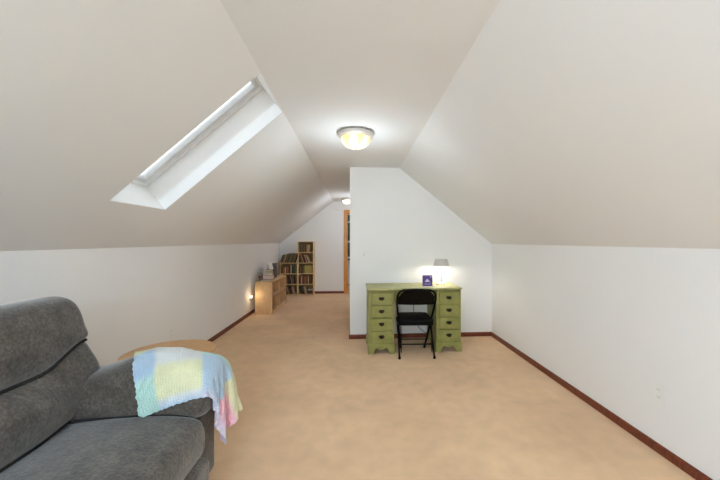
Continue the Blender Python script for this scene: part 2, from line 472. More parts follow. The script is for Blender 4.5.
dome_light('ceiling_light', 'small far ceiling light glowing white near the hallway doorway', -0.20, 7.80, 0.14, 0.135, M_bowl2)

dome_light('ceiling_light', 'added unseen ceiling light brightening the hallway from behind the partition', 0.45, 7.40, 0.14, 0.12, M_bowl2)  # extra fixture put in out of sight to light the hall's left side

# smoke alarm on the far gable
t = thing('smoke_alarm', 'small white square alarm high on the far gable wall', 'alarm', (-0.478, YF, 2.140))
mb = MB(); mb.box(-0.078, 0.078, -0.045, -0.0005, -0.048, 0.048); mb.build('case', M_white, t, bevel=0.010)
mb = MB(); mb.box(-0.05, 0.05, -0.048, -0.0452, -0.030, -0.022); mb.build('vent', M_dark, t)

# dimmer on the partition
t = thing('dimmer_switch', 'small round white wall dial on the partition left of the desk', 'switch', (0.098, YP, 1.157))
mb = MB(); mb.bm; mb.lathe([(0,0.0005),(0.030,0.0005),(0.030,0.004),(0.026,0.007),(0,0.007)], seg=24)
bmesh.ops.rotate(mb.bm, verts=mb.bm.verts, cent=(0,0,0), matrix=Matrix.Rotation(PI/2, 3, 'X')); mb.build('plate', M_wall, t, smooth=True)
mb = MB(); mb.lathe([(0,0.0072),(0.015,0.0072),(0.014,0.020),(0.010,0.023),(0,0.024)], seg=20)
bmesh.ops.rotate(mb.bm, verts=mb.bm.verts, cent=(0,0,0), matrix=Matrix.Rotation(PI/2, 3, 'X')); mb.build('knob', M_white, t, smooth=True)

# outlets on the side walls
def outlet(x, y, z, nx, label):
    t = thing('wall_outlet', label, 'outlet', (x, y, z), 0 if nx > 0 else PI)
    mb = MB(); mb.box(0.0005, 0.006, -0.036, 0.036, -0.058, 0.058); mb.build('cover_plate', M_white, t, bevel=0.003)
    for s in (-1, 1):
        mb = MB(); mb.box(0.0062, 0.0085, -0.016, 0.016, s*0.024-0.014, s*0.024+0.014); r = mb.build('socket', M_white, t, bevel=0.002)
        mb = MB()
        for q in (-0.007, 0.007): mb.box(0.0086, 0.0092, q-0.0015, q+0.0015, s*0.024-0.005, s*0.024+0.007)
        mb.build('slot', M_dark, r)
    return t
outlet(XR, 1.935, 0.375, -1, 'white power outlet low on the right knee wall')
outlet(XL, 3.57, 0.370, 1, 'white power outlet on the left wall above the round wooden table')
outlet(XL, 6.072, 0.285, 1, 'white power outlet holding the glowing night light beside the cube shelf')
t = thing('night_light', 'tiny glowing plug-in night light beside the low cube shelf', 'night light', (XL+0.0086, 6.085, 0.306))
mb = MB(); mb.box(0, 0.034, -0.013, 0.013, -0.016, 0.016); mb.build('body', M_white, t, bevel=0.004)
mb = MB(); mb.cushion([(0.006,-0.011),(0.030,-0.011),(0.036,0.0),(0.030,0.011),(0.006,0.011)], 'z', 0.0165, 0.040, 0.008, 0.012, m=20, ns=5, nm=2)
mb.build('lens', M_glow, t, smooth=True)

# -------------------------------------------------------------------- desk
DKX0, DKX1, DKY0, DKY1, DKZ = 0.152, 1.264, 3.872, 4.36, 0.772
W = DKX1-DKX0; D = DKY1-DKY0; PW = 0.300
desk = thing('kneehole_desk', 'olive green painted wooden kneehole desk with nine bronze handled drawers', 'desk', (DKX0, DKY0, 0), math.radians(1.3))
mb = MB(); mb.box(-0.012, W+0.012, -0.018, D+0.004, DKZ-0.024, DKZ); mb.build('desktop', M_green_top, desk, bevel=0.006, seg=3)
ZB, ZT = 0.118, DKZ-0.0245
mb = MB()
for x0 in (0.0, W-PW):
    mb.box(x0, x0+0.030, 0.0, 0.47, ZB, ZT); mb.box(x0+PW-0.021, x0+PW, 0.0, 0.47, ZB, ZT)      # pedestal sides
    mb.box(x0+0.030, x0+PW-0.021, 0.02, 0.47, ZB, ZT)                                           # pedestal core
for x0 in (0.0, W-PW):
    for k in range(5):
        z = 0.118 + k*0.1495
        mb.box(x0+0.030, x0+PW-0.021, 0.004, 0.022, z, min(z+0.012, ZT))
mb.box(PW, W-PW, 0.05, 0.47, 0.590, ZT)                                                         # kneehole drawer box
mb.build('carcass', M_green, desk)
# drawers
def pull(parent, x, z):
    mb = MB()
    prof = [(0.035*math.cos(a)*(1.0 if math.sin(a) > -0.2 else 0.8), 0.021*math.sin(a)+0.003*math.sin(3*a)) for a in [2*PI*i/20 for i in range(20)]]
    mb.prism([(x+p[0], z+p[1]) for p in prof], 'y', -0.0105, -0.0065)
    pts = [(x-0.024, -0.0105, z+0.002)] + [(x-0.024*math.cos(PI*i/8), -0.024-0.004*math.sin(PI*i/8), z+0.002-0.016*math.sin(PI*i/8)) for i in range(9)] + [(x+0.024, -0.0105, z+0.002)]
    mb.tube(pts, 0.0052, 8)
    mb.build('handle', M_bronze, parent, smooth=True)
for x0 in (0.0, W-PW):
    for k in range(4):
        z0 = 0.1305 + k*0.1495
        mb = MB(); mb.box(x0+0.034, x0+PW-0.024, -0.006, 0.0195, z0+0.002, z0+0.134)
        d = mb.build('drawer', M_green, desk, bevel=0.004)
        pull(d, x0+PW/2, z0+0.072)
mb = MB(); mb.box(PW+0.01, W-PW-0.01, 0.03, 0.0495, 0.60, ZT-0.012); d = mb.build('drawer', M_green, desk, bevel=0.004)
for xx in (PW+0.12, W-PW-0.12):
    mb = MB(); mb.box(xx-0.03, xx+0.03, 0.024, 0.0295, 0.66, 0.684); mb.tube([(xx-0.022,0.026,0.672),(xx-0.02,0.012,0.660),(xx+0.02,0.012,0.660),(xx+0.022,0.026,0.672)], 0.004, 8); mb.build('handle', M_bronze, d)
# scalloped bracket bases
def bracket(L, out):
    pts = [(-out, 0), (-out, 0.1175), (L+out, 0.1175), (L+out, 0), (L-0.055, 0)]
    right = [(L-0.062,0.022),(L-0.072,0.046),(L-0.088,0.068),(L-0.102,0.070),(L-0.110,0.060),(L-0.120,0.064),(L*0.5+0.02,0.052)]
    left = [(L-p[0], p[1]) for p in right][::-1]
    return pts + right + [(L*0.5, 0.047)] + left + [(0.055, 0)]
for x0 in (0.0, W-PW):
    mb = MB()
    mb.prism([(x0+a, z) for a, z in bracket(PW, 0.008)], 'y', -0.008, 0.014)
    sp = bracket(0.47, 0.0)
    for xs in (x0-0.008, x0+PW-0.012): mb.prism(sp, 'x', xs, xs+0.02)
    mb.build('bracket_base', M_green, desk, bevel=0.003)

# ------------------------------------------------- things on the desk
DT = DKZ
lamp = thing('desk_lamp', 'slim desk lamp with grey shade lit on the right of the desk', 'lamp', (1.113, 4.24, DT))
mb = MB(); mb.lathe([(0,0.0005),(0.062,0.0005),(0.064,0.008),(0.055,0.016),(0.012,0.022),(0,0.022)], seg=32); mb.build('base', M_white, lamp, smooth=True)
mb = MB(); mb.tube([(0,0,0.0215),(0,0,0.272)], 0.0055, 12); mb.build('pole', M_steel, lamp, smooth=True)
mb = MB(); mb.lathe([(0.098,0.238),(0.099,0.240),(0.078,0.320),(0.076,0.320),(0.094,0.242),(0.098,0.238)], seg=40); mb.build('lamp_shade', M_grey_shade, lamp, smooth=True)
mb = MB(); mb.lathe([(0,0.316),(0.0765,0.3195),(0.0765,0.322),(0,0.322)], seg=40); mb.build('shade_top', M_grey_shade, lamp, smooth=True)
mb = MB(); mb.lathe([(0,0.2725),(0.014,0.273),(0.016,0.279),(0.012,0.287),(0,0.290)], seg=16); mb.build('bulb', M_bulb, lamp, smooth=True)

M_purple = simple('purple_card', (92,66,142), 0.5, var=0.1)
M_lilac = simple('pale_lilac_print', (222,214,236), 0.5, var=0.03)
sg = thing('sign_holder', 'purple card with white emblem in a clear stand on the desk', 'sign', (0.876, 3.985, DT), math.radians(6))
mb = MB(); mb.box(-0.066, 0.066, 0.004, 0.0065, 0.004, 0.205); mb.box(-0.066, 0.066, -0.05, 0.0065, 0.0005, 0.0035); mb.build('stand', M_acrylic, sg)
mb = MB(); mb.box(-0.063, 0.063, 0.0005, 0.0035, 0.006, 0.140); cd = mb.build('card', M_purple, sg)
mb = MB()
mb.prism([(-0.030,0.058),(-0.034,0.068),(-0.020,0.074),(-0.014,0.088),(-0.004,0.094),(0.004,0.090),(0.012,0.078),(0.022,0.070),(0.036,0.056),(0.012,0.060),(-0.004,0.056)], 'y', -0.001, 0.0003)
for k in range(9): mb.box(-0.046+k*0.0105, -0.046+k*0.0105+0.006, -0.001, 0.0003, 0.028, 0.0345)
for k in range(6): mb.box(-0.05+k*0.018, -0.05+k*0.018+0.005, -0.001, 0.0003, 0.130, 0.1345)
mb.prism([(0.036,0.114),(0.046,0.112),(0.048,0.126),(0.040,0.130)], 'y', -0.001, 0.0003)
mb.build('print', M_lilac, cd)
M_pink = simple('pink_eraser', (226,170,158), 0.7)
mb = MB(); mb.box(-0.022, 0.022, -0.010, 0.010, 0.0005, 0.011)
o = mb.build('note_pad', M_pink, bevel=0.003); o.location = (1.035, 4.13, DT); o.rotation_euler = (0,0,0.2)
tag(o, 'tiny pink pad lying on the desk left of the lamp', 'pad')
# lamp cord hanging behind the kneehole
mb = MB()
mb.tube(curve([(0.79,4.452,0.60),(0.785,4.455,0.45),(0.80,4.460,0.30),(0.84,4.465,0.18),(0.93,4.466,0.09),(1.02,4.47,0.064)], 40), 0.004, 8)
o = mb.build('power_cord', M_black, smooth=True); tag(o, 'thin black cord hanging in the kneehole behind the desk', 'cord')

# ------------------------------------------------------------ folding chair
ch = thing('folding_chair', 'black metal folding chair tucked into the green desk', 'chair', (0.690, 3.685, 0), math.radians(-2))
R_ = 0.0125
def frame_pt(s, z):            # line of the main frame, s = -1 / 1
    k = z/0.76
    return ((0.150+(0.222-0.150)*min(1, k*1.22))*s, 0.385*(1-k)+0.005*k, z)
pts = [frame_pt(-1, z) for z in (0.0115,0.2,0.4,0.55,0.62)]
pts += [(-0.222,0.045,0.668),(-0.214,0.025,0.722),(-0.190,0.012,0.758),(-0.150,0.007,0.773),(0,0.004,0.779),(0.150,0.007,0.773),(0.190,0.012,0.758),(0.214,0.025,0.722),(0.222,0.045,0.668)]
pts += [frame_pt(1, z) for z in (0.62,0.55,0.4,0.2,0.0115)]
mb = MB(); mb.tube(pts, R_, 12); mb.build('frame', M_black, ch, smooth=True)
# backrest: curved sheet
mb = MB(); P = []
for i in range(13):
    u = -1+2*i/12; x = 0.208*u
    top = 0.770-0.080*max(0, abs(u)-0.72)/0.28
    row = []
    for z in (0.598, 0.64, 0.70, top):
        y = 0.385*(1-z/0.76)+0.010 - 0.030*(1-u*u) - 0.006
        row.append((x, y, z))
    P.append(row)
vs = [[(mb.bm.verts.new(p), mb.bm.verts.new((p[0], p[1]+0.012, p[2]))) for p in row] for row in P]
for i in range(12):
    for j in range(3):
        for s in (0, 1): mb.face([vs[i][j][s], vs[i+1][j][s], vs[i+1][j+1][s], vs[i][j+1][s]])
    for j in (0, 3): mb.face([vs[i][j][0], vs[i+1][j][0], vs[i+1][j][1], vs[i][j][1]])
for i in (0, 12):
    for j in range(3): mb.face([vs[i][j][0], vs[i][j+1][0], vs[i][j+1][1], vs[i][j][1]])
mb.build('backrest', M_black, ch, smooth=True, angle=60)
mb = MB(); mb.cushion([(-0.185,0.075),(-0.192,0.12),(-0.188,0.40),(-0.16,0.455),(0,0.468),(0.16,0.455),(0.188,0.40),(0.192,0.12),(0.185,0.075),(0,0.066)], 'z', 0.378, 0.430, 0.012, 0.013, m=48, ns=4, nm=2)
mb.build('seat', M_blackseat, ch, smooth=True)
mb = MB()
for s in (-1, 1): mb.box(s*0.196-0.008, s*0.196+0.008, 0.10, 0.42, 0.352, 0.380)
mb.box(-0.19, 0.19, 0.40, 0.414, 0.352, 0.3775); mb.box(-0.19, 0.19, 0.10, 0.114, 0.350, 0.3775)
mb.build('seat_rail', M_black, ch)
for s in (-1, 1):
    mb = MB(); mb.tube([(s*0.198,0.002,0.014),(s*0.199,0.12,0.17),(s*0.200,0.29,0.385)], 0.0105, 12)
    lg = mb.build('rear_leg', M_black, ch, smooth=True)
    mb = MB(); mb.lathe([(0,0),(0.015,0),(0.015,0.022),(0.011,0.03),(0,0.03)], c=(s*0.198,0.0,0), seg=14); mb.build('foot_cap', M_blackseat, lg, smooth=True)
    mb = MB(); mb.lathe([(0,0),(0.0155,0),(0.0155,0.022),(0.0115,0.03),(0,0.03)], c=(s*0.150,0.383,0), seg=14); mb.build('foot_cap', M_blackseat, ch, smooth=True)
    mb = MB(); mb.tube([(s*0.176,0.06,0.352),(s*0.176,0.033,0.06)], 0.006, 8); mb.build('fold_link', M_black, ch, smooth=True)
mb = MB(); mb.tube([(-0.198,0.095,0.135),(0.198,0.095,0.135)], 0.008, 10); mb.build('cross_bar', M_black, ch, smooth=True)
mb = MB(); mb.tube([(-0.18,0.325,0.125),(0.18,0.325,0.125)], 0.008, 10); mb.build('cross_bar', M_black, ch, smooth=True)

# ------------------------------------------------------------- reclining sofa
sofa = thing('reclining_loveseat', 'charcoal grey plush reclining loveseat with blanket over its far arm', 'sofa', (-1.3, 1.0, 0))
OFF = (-1.3, 1.0, 0)
YS0, YS1 = 0.46, 1.665; YM = 1.065
sags = {}
def dz_seam(y, y0, y1):
    return smoothstep(y1-0.25, y1-0.02, y) + smoothstep(y0+0.25, y0+0.02, y) if False else smoothstep(y1-0.26, y1-0.02, y)
def head_def(y1):
    def f(x, z, y):
        if z < 0.90:
            k = (0.90-z)/0.15
            z = z + 0.085*min(1, k)*dz_seam(y, 0, y1)
        return x, z, y
    return f
PH = [(-1.40,0.730),(-1.352,0.780),(-1.358,0.88),(-1.390,0.985),(-1.440,1.040),(-1.53,1.052),(-1.66,1.010),(-1.70,0.90),(-1.66,0.77),(-1.50,0.715)]
PB = [(-1.45,0.762),(-1.398,0.752),(-1.335,0.712),(-1.272,0.655),(-1.262,0.580),(-1.285,0.515),(-1.350,0.455),(-1.50,0.42),(-1.60,0.50),(-1.60,0.66),(-1.53,0.74)]
def back_def(y1):
    def f(x, z, y):
        x -= 0.034*smoothstep(1.42, 1.70, y)*smoothstep(0.78, 0.64, z)*smoothstep(-1.5, -1.3, x)
        if z > 0.55: z = z + 0.085*min(1, (z-0.55)/0.17)*dz_seam(y, 0, y1)
        return x, z, y
    return f
for y0, y1 in ((YM+0.004, 1.794), (0.30, YM-0.004)):
    mb = MB(); mb.cushion(PH, 'y', y0, y1, 0.05, 0.036, m=56, deform=head_def(y1) if y1 > 1.5 else None, nm=24)
    mb.build('headrest_cushion', M_sofa, sofa, smooth=True, off=OFF, angle=180)
    mb = MB(); mb.cushion(PB, 'y', y0+0.002, y1+0.02, 0.05, 0.05, m=56, deform=back_def(y1) if y1 > 1.5 else None, nm=24)
    mb.build('back_cushion', M_sofa, sofa, smooth=True, off=OFF, angle=180)
PS = [(-1.42,0.450),(-1.30,0.477),(-1.16,0.493),(-1.0,0.500),(-0.86,0.494),(-0.752,0.472),(-0.722,0.412),(-0.728,0.325),(-0.78,0.285),(-1.0,0.275),(-1.30,0.275),(-1.42,0.33)]
for y0, y1 in ((YM+0.003, YS1-0.006), (YS0+0.006, YM-0.003)):
    mb = MB(); mb.cushion(PS, 'y', y0, y1, 0.035, 0.030, m=60, nm=16)
    mb.build('seat_cushion', M_sofa, sofa, smooth=True, off=OFF, angle=180)
    mb = MB(); mb.cushion([(-0.80,0.07),(-0.715,0.07),(-0.703,0.10),(-0.703,0.24),(-0.715,0.285),(-0.80,0.285)], 'y', y0+0.004, y1-0.006, 0.025, 0.025, m=40, nm=6)
    mb.build('footrest_panel', M_sofa, sofa, smooth=True, off=OFF, angle=180)
PA = [(1.668,0.47),(1.646,0.52),(1.640,0.58),(1.652,0.65),(1.70,0.708),(1.80,0.735),(1.90,0.715),(1.965,0.655),(1.978,0.57),(1.965,0.49),(1.92,0.455),(1.75,0.45)]
def arm_def(x, z, a):
    k = smoothstep(-1.08, -1.42, a)
    if z > 0.5: z -= 0.075*k*(z-0.5)/0.23
    if z > 0.5: z -= 0.030*smoothstep(-0.98, -0.74, a)*(z-0.5)/0.23
    return x, z, a
for mir in (False, True):
    f = (lambda p: (2.125-p[0], p[1])) if mir else (lambda p: p)
    mb = MB(); mb.cushion([f(p) for p in PA], 'x', -1.46, -0.728, 0.05, 0.06, m=56, deform=arm_def, nm=20)
    a = mb.build('armrest', M_sofa, sofa, smooth=True, off=OFF, angle=180)
    y0, y1 = (0.195, 0.455) if mir else (1.670, 1.935)
    mb = MB(); mb.box(-1.76, -0.79, y0, y1, 0.05, 0.452)
    mb.build('arm_panel', M_sofa, a, smooth=True, bevel=0.03, seg=4, off=OFF)
mb = MB(); mb.cushion([(-1.62,0.06),(-1.79,0.06),(-1.815,0.30),(-1.80,0.80),(-1.75,0.93),(-1.70,0.945),(-1.60,0.90),(-1.55,0.40)], 'y', 0.22, 1.915, 0.05, 0.05, m=40)
mb.build('back_shell', M_sofa, sofa, smooth=True, off=OFF, angle=180)
mb = MB(); mb.box(-1.62, -0.82, 0.47, 1.655, 0.045, 0.28); mb.build('base', M_sofa_dark, sofa, off=OFF)
for x in (-1.70, -0.86):
    for y in (0.26, 1.87):
        mb = MB(); mb.box(x-0.03, x+0.03, y-0.03, y+0.03, 0, 0.0525); mb.build('foot', M_black, sofa, off=OFF)

# dark tubes that paint shade into the creases between the cushions
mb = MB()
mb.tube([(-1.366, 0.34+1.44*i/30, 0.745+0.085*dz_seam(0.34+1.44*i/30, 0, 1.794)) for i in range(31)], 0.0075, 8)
mb.build('crease_shade', M_sofa_dark, sofa, smooth=True, off=OFF)
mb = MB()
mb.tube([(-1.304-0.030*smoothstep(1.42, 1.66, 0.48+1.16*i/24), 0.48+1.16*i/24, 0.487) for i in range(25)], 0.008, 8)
mb.build('crease_shade', M_sofa_dark, sofa, smooth=True, off=OFF)
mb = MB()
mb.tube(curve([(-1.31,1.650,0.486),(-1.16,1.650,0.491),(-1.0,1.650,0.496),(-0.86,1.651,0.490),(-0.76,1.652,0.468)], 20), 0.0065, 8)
mb.build('crease_shade', M_sofa_dark, sofa, smooth=True, off=OFF)

# ---------------------------------------------------------------- side table
tb = thing('side_table', 'round light wood side table behind the sofa arm', 'table', (-1.257, 2.335, 0))
mb = MB(); mb.lathe([(0,0.555),(0.262,0.555),(0.278,0.560),(0.283,0.570),(0.278,0.580),(0,0.580)], seg=64); mb.build('tabletop', M_tabletop, tb, smooth=True)
mb = MB(); mb.lathe([(0.0,0.05),(0.034,0.05),(0.030,0.12),(0.022,0.22),(0.034,0.34),(0.024,0.44),(0.05,0.535),(0.07,0.5548),(0,0.5548)], seg=24); mb.build('pedestal', M_tabletop, tb, smooth=True)
for k in range(3):
    a = 2*PI*k/3+0.4; c, s = math.cos(a), math.sin(a)
    mb = MB(); mb.tube(curve([(0.02*c,0.02*s,0.13),(0.10*c,0.10*s,0.12),(0.19*c,0.19*s,0.05),(0.235*c,0.235*s,0.016)], 10), [0.020-0.0006*i for i in range(11)], 8); mb.build('leg', M_tabletop, tb, smooth=True)

#BB#
# ------------------------------------------------------ baby blanket on the arm
# draped cloth grid, millimetres, rows of 52 points
DRAPE = [
-995,1619,512,-984,1609,511,-970,1612,515,-960,1622,518,-947,1627,522,-933,1627,527,-919,1627,532,-905,1623,537,-897,1613,544,-883,1610,549,
-870,1617,552,-858,1625,555,-844,1626,559,-830,1624,563,-815,1623,566,-801,1627,570,-787,1628,574,-779,1619,582,-764,1621,581,-754,1632,580,
-742,1640,579,-728,1637,582,-717,1647,578,-715,1661,574,-721,1672,566,-715,1684,560,-705,1679,550,-693,1685,544,-683,1694,537,-690,1701,526,
-698,1707,514,-707,1702,503,-715,1707,492,-713,1717,481,-702,1716,471,-692,1715,460,-684,1721,449,-690,1727,437,-699,1727,425,-707,1728,413,
-714,1734,401,-718,1740,388,-718,1748,376,-712,1754,363,-704,1756,351,-696,1758,338,-688,1760,326,-681,1764,313,-677,1770,300,-676,1777,287,
-677,1784,274,-682,1789,261,-1004,1609,520,-990,1611,525,-976,1612,530,-964,1620,533,-952,1628,537,-938,1628,541,-924,1625,546,-910,1628,551,
-900,1620,558,-888,1613,564,-873,1616,567,-862,1625,570,-848,1628,573,-834,1624,577,-819,1624,581,-806,1629,584,-792,1626,589,-778,1629,593,
-764,1622,596,-756,1635,595,-744,1644,594,-729,1644,596,-717,1652,593,-722,1665,586,-720,1678,580,-708,1675,571,-702,1686,563,-689,1690,557,
-694,1699,546,-700,1708,535,-708,1702,524,-715,1709,513,-714,1719,502,-703,1718,492,-692,1718,482,-686,1725,470,-693,1730,458,-702,1730,446,
-710,1732,434,-716,1738,422,-718,1746,409,-715,1753,396,-709,1758,384,-701,1760,371,-693,1761,359,-685,1764,347,-680,1770,334,-677,1777,321,
-678,1784,308,-681,1790,295,-687,1794,281,-693,1797,268,-1008,1607,534,-994,1608,539,-982,1616,543,-970,1623,547,-956,1628,551,-942,1628,556,
-929,1624,561,-915,1627,566,-901,1628,570,-891,1619,577,-877,1616,582,-865,1624,585,-851,1629,588,-837,1626,592,-823,1628,595,-809,1627,599,
-795,1632,603,-782,1626,608,-767,1626,611,-755,1634,610,-746,1646,609,-733,1652,608,-719,1658,607,-724,1671,600,-711,1673,592,-709,1685,583,
-696,1687,577,-698,1697,567,-701,1708,557,-710,1703,546,-716,1711,535,-714,1721,523,-703,1720,513,-692,1721,503,-688,1729,491,-696,1732,479,
-705,1733,467,-713,1736,455,-717,1743,442,-717,1751,430,-712,1758,417,-705,1761,405,-697,1762,392,-689,1765,380,-683,1770,367,-679,1776,354,
-679,1783,341,-682,1790,328,-686,1795,315,-693,1798,302,-699,1799,288,-706,1801,275,-1013,1613,547,-1000,1610,553,-986,1614,557,-975,1624,561,
-961,1624,566,-947,1628,571,-933,1628,575,-919,1624,580,-906,1628,585,-892,1628,590,-881,1620,596,-867,1622,600,-855,1630,603,-841,1629,607,
-826,1628,610,-812,1631,614,-798,1630,618,-784,1635,620,-770,1633,624,-758,1641,623,-744,1644,624,-731,1651,623,-728,1664,618,-715,1671,613,
-716,1682,603,-703,1685,597,-700,1696,588,-703,1707,578,-712,1704,567,-716,1713,556,-714,1722,545,-704,1721,535,-693,1724,524,-691,1733,512,
-699,1735,500,-708,1736,488,-715,1741,476,-717,1748,463,-715,1756,451,-709,1761,438,-702,1764,426,-693,1766,413,-686,1770,401,-682,1776,388,
-680,1783,375,-682,1789,362,-686,1795,348,-692,1798,335,-699,1800,322,-706,1801,309,-712,1803,295,-719,1806,282,-1011,1624,557,-1004,1615,567,
-990,1613,572,-978,1621,576,-965,1627,580,-951,1624,585,-937,1625,589,-923,1629,594,-910,1624,599,-897,1630,604,-883,1629,608,-871,1623,615,
-857,1628,618,-844,1634,621,-830,1635,623,-816,1632,629,-802,1634,632,-788,1640,634,-774,1640,638,-761,1647,637,-747,1651,638,-733,1657,637,
-724,1668,632,-724,1679,623,-711,1683,617,-705,1694,609,-705,1706,600,-714,1705,588,-716,1714,577,-715,1724,566,-704,1723,556,-694,1727,545,
-694,1736,533,-703,1736,521,-711,1739,509,-716,1745,497,-716,1753,484,-712,1760,471,-705,1765,459,-697,1767,446,-690,1770,434,-684,1775,421,
-682,1782,408,-683,1789,395,-686,1795,382,-692,1799,369,-698,1801,355,-705,1801,342,-712,1804,329,-718,1807,316,-723,1811,303,-724,1818,289,
-1015,1622,572,-1002,1627,577,-995,1617,586,-981,1618,591,-969,1626,595,-955,1629,599,-942,1626,604,-927,1626,608,-914,1631,612,-901,1627,619,
-887,1628,623,-874,1634,626,-861,1630,633,-847,1633,636,-833,1636,638,-819,1642,640,-805,1641,645,-791,1643,648,-778,1650,649,-763,1653,651,
-750,1660,649,-736,1665,650,-732,1676,642,-719,1682,637,-711,1692,630,-707,1704,621,-716,1707,609,-712,1716,598,-715,1726,587,-704,1725,577,
-696,1731,566,-697,1740,554,-706,1739,542,-713,1743,530,-716,1751,517,-714,1758,505,-709,1764,492,-702,1767,480,-694,1770,467,-687,1775,455,
-684,1781,442,-683,1788,429,-686,1795,416,-692,1799,402,-698,1801,389,-705,1802,376,-711,1804,363,-717,1808,349,-721,1813,336,-724,1819,323,
-720,1825,309,-722,1832,296,-1019,1618,586,-1007,1625,591,-993,1629,596,-986,1620,605,-972,1623,610,-959,1631,613,-945,1632,617,-932,1628,623,
-918,1631,627,-904,1635,631,-891,1631,637,-877,1635,640,-864,1641,643,-851,1638,650,-837,1644,651,-823,1646,654,-809,1652,655,-795,1652,660,
-781,1657,662,-767,1662,663,-754,1669,661,-740,1674,662,-729,1683,656,-723,1693,647,-712,1701,642,-718,1709,630,-711,1717,620,-715,1727,609,
-705,1728,599,-698,1735,587,-700,1743,575,-709,1742,563,-714,1748,551,-716,1756,538,-712,1763,526,-705,1767,513,-698,1771,501,-691,1775,488,
-686,1781,475,-685,1788,462,-687,1794,449,-692,1799,436,-698,1802,423,-705,1803,409,-711,1805,396,-717,1809,383,-721,1815,369,-723,1821,356,
-724,1827,343,-722,1833,329,-718,1838,316,-720,1845,303,-1023,1615,601,-1010,1621,605,-999,1629,610,-985,1631,616,-976,1623,624,-964,1630,628,
-949,1630,632,-936,1636,635,-922,1633,642,-909,1639,645,-895,1641,648,-882,1639,655,-869,1647,656,-855,1649,659,-841,1649,665,-827,1654,667,
-813,1660,667,-799,1662,671,-785,1666,673,-771,1672,673,-758,1678,673,-744,1684,672,-736,1694,664,-723,1700,661,-721,1711,650,-711,1718,641,
-716,1727,630,-706,1731,620,-701,1739,608,-703,1747,596,-712,1746,584,-715,1753,572,-715,1761,559,-709,1767,547,-702,1771,534,-695,1775,521,
-689,1780,509,-686,1787,496,-688,1794,483,-692,1799,469,-698,1802,456,-705,1803,443,-711,1806,429,-716,1810,416,-720,1816,403,-723,1822,390,
-724,1828,376,-724,1834,363,-722,1841,349,-719,1846,336,-714,1852,323,-708,1853,309,-1022,1627,609,-1015,1620,620,-1001,1624,625,-991,1634,629,
-977,1635,634,-967,1628,643,-953,1632,647,-941,1640,649,-927,1638,655,-913,1641,659,-900,1647,661,-886,1650,665,-872,1650,671,-860,1657,671,
-846,1659,675,-831,1662,679,-817,1667,681,-803,1672,682,-790,1677,683,-776,1682,684,-762,1689,683,-749,1696,681,-737,1703,676,-725,1711,671,
-718,1720,662,-719,1729,650,-707,1734,641,-704,1743,629,-705,1751,617,-714,1750,605,-714,1758,593,-712,1766,580,-705,1770,567,-699,1775,555,
-694,1781,542,-689,1787,529,-689,1794,516,-692,1799,503,-699,1802,490,-705,1803,476,-711,1806,463,-716,1811,450,-720,1816,436,-722,1823,423,
-723,1829,410,-723,1835,396,-722,1842,383,-719,1847,369,-713,1851,356,-707,1854,343,-701,1854,329,-694,1854,316,-1028,1628,623,-1015,1633,628,
-1007,1626,639,-993,1629,644,-983,1639,647,-969,1641,652,-958,1637,661,-944,1641,664,-932,1649,665,-918,1648,672,-904,1652,676,-891,1658,676,
-877,1659,682,-863,1663,685,-850,1670,685,-836,1673,689,-823,1679,688,-809,1684,691,-795,1689,691,-781,1694,692,-767,1701,691,-754,1708,689,
-743,1716,684,-730,1723,680,-726,1732,669,-714,1738,661,-709,1746,650,-708,1755,638,-716,1757,626,-710,1763,613,-710,1771,601,-703,1774,588,
-698,1780,576,-693,1787,563,-690,1793,550,-693,1800,537,-699,1803,523,-705,1803,510,-712,1806,497,-716,1811,483,-719,1817,470,-720,1824,457,
-722,1830,443,-722,1836,430,-721,1843,416,-718,1848,403,-713,1852,389,-706,1851,376,-700,1854,363,-694,1852,349,-688,1849,336,-681,1849,323,
-1026,1623,637,-1022,1636,641,-1008,1639,647,-999,1633,657,-985,1636,662,-975,1647,664,-961,1649,670,-949,1646,678,-937,1656,678,-923,1657,683,
-909,1660,687,-896,1667,688,-882,1669,693,-869,1675,693,-855,1679,697,-842,1685,696,-828,1690,697,-814,1696,698,-800,1701,699,-786,1707,699,
-773,1713,699,-760,1720,696,-747,1728,692,-735,1735,688,-725,1743,679,-720,1751,668,-711,1759,659,-717,1763,646,-710,1768,634,-706,1775,621,
-703,1782,608,-703,1788,595,-695,1793,583,-694,1800,570,-699,1804,557,-705,1805,543,-712,1807,530,-715,1813,517,-717,1819,503,-715,1825,490,
-717,1831,476,-720,1837,463,-720,1844,450,-717,1849,436,-712,1853,423,-706,1855,409,-699,1854,396,-692,1853,383,-687,1849,369,-681,1847,356,
-674,1847,343,-668,1847,329,-1034,1631,648,-1021,1632,656,-1015,1645,660,-1001,1647,664,-991,1643,675,-978,1647,680,-967,1657,681,-954,1655,689,
-940,1660,692,-928,1668,693,-914,1669,698,-901,1676,699,-887,1680,702,-874,1687,701,-860,1691,705,-847,1697,704,-833,1703,704,-819,1708,705,
-806,1714,705,-792,1720,706,-778,1726,704,-765,1733,702,-753,1740,699,-740,1748,695,-732,1755,685,-721,1762,678,-720,1769,665,-711,1775,655,
-709,1781,641,-707,1788,628,-707,1795,615,-698,1800,604,-699,1806,590,-706,1806,577,-712,1809,564,-716,1814,550,-716,1820,537,-715,1827,523,
-713,1832,510,-717,1838,497,-718,1845,483,-716,1851,470,-711,1855,456,-705,1857,443,-699,1856,429,-693,1852,416,-686,1850,403,-680,1849,390,
-673,1848,376,-667,1850,363,-662,1853,349,-656,1856,336,-1041,1641,657,-1029,1641,666,-1017,1642,675,-1008,1653,676,-994,1657,681,-984,1655,691,
-970,1659,696,-959,1668,695,-946,1669,703,-932,1674,706,-920,1682,705,-906,1686,710,-893,1691,711,-880,1699,709,-866,1703,712,-852,1709,711,
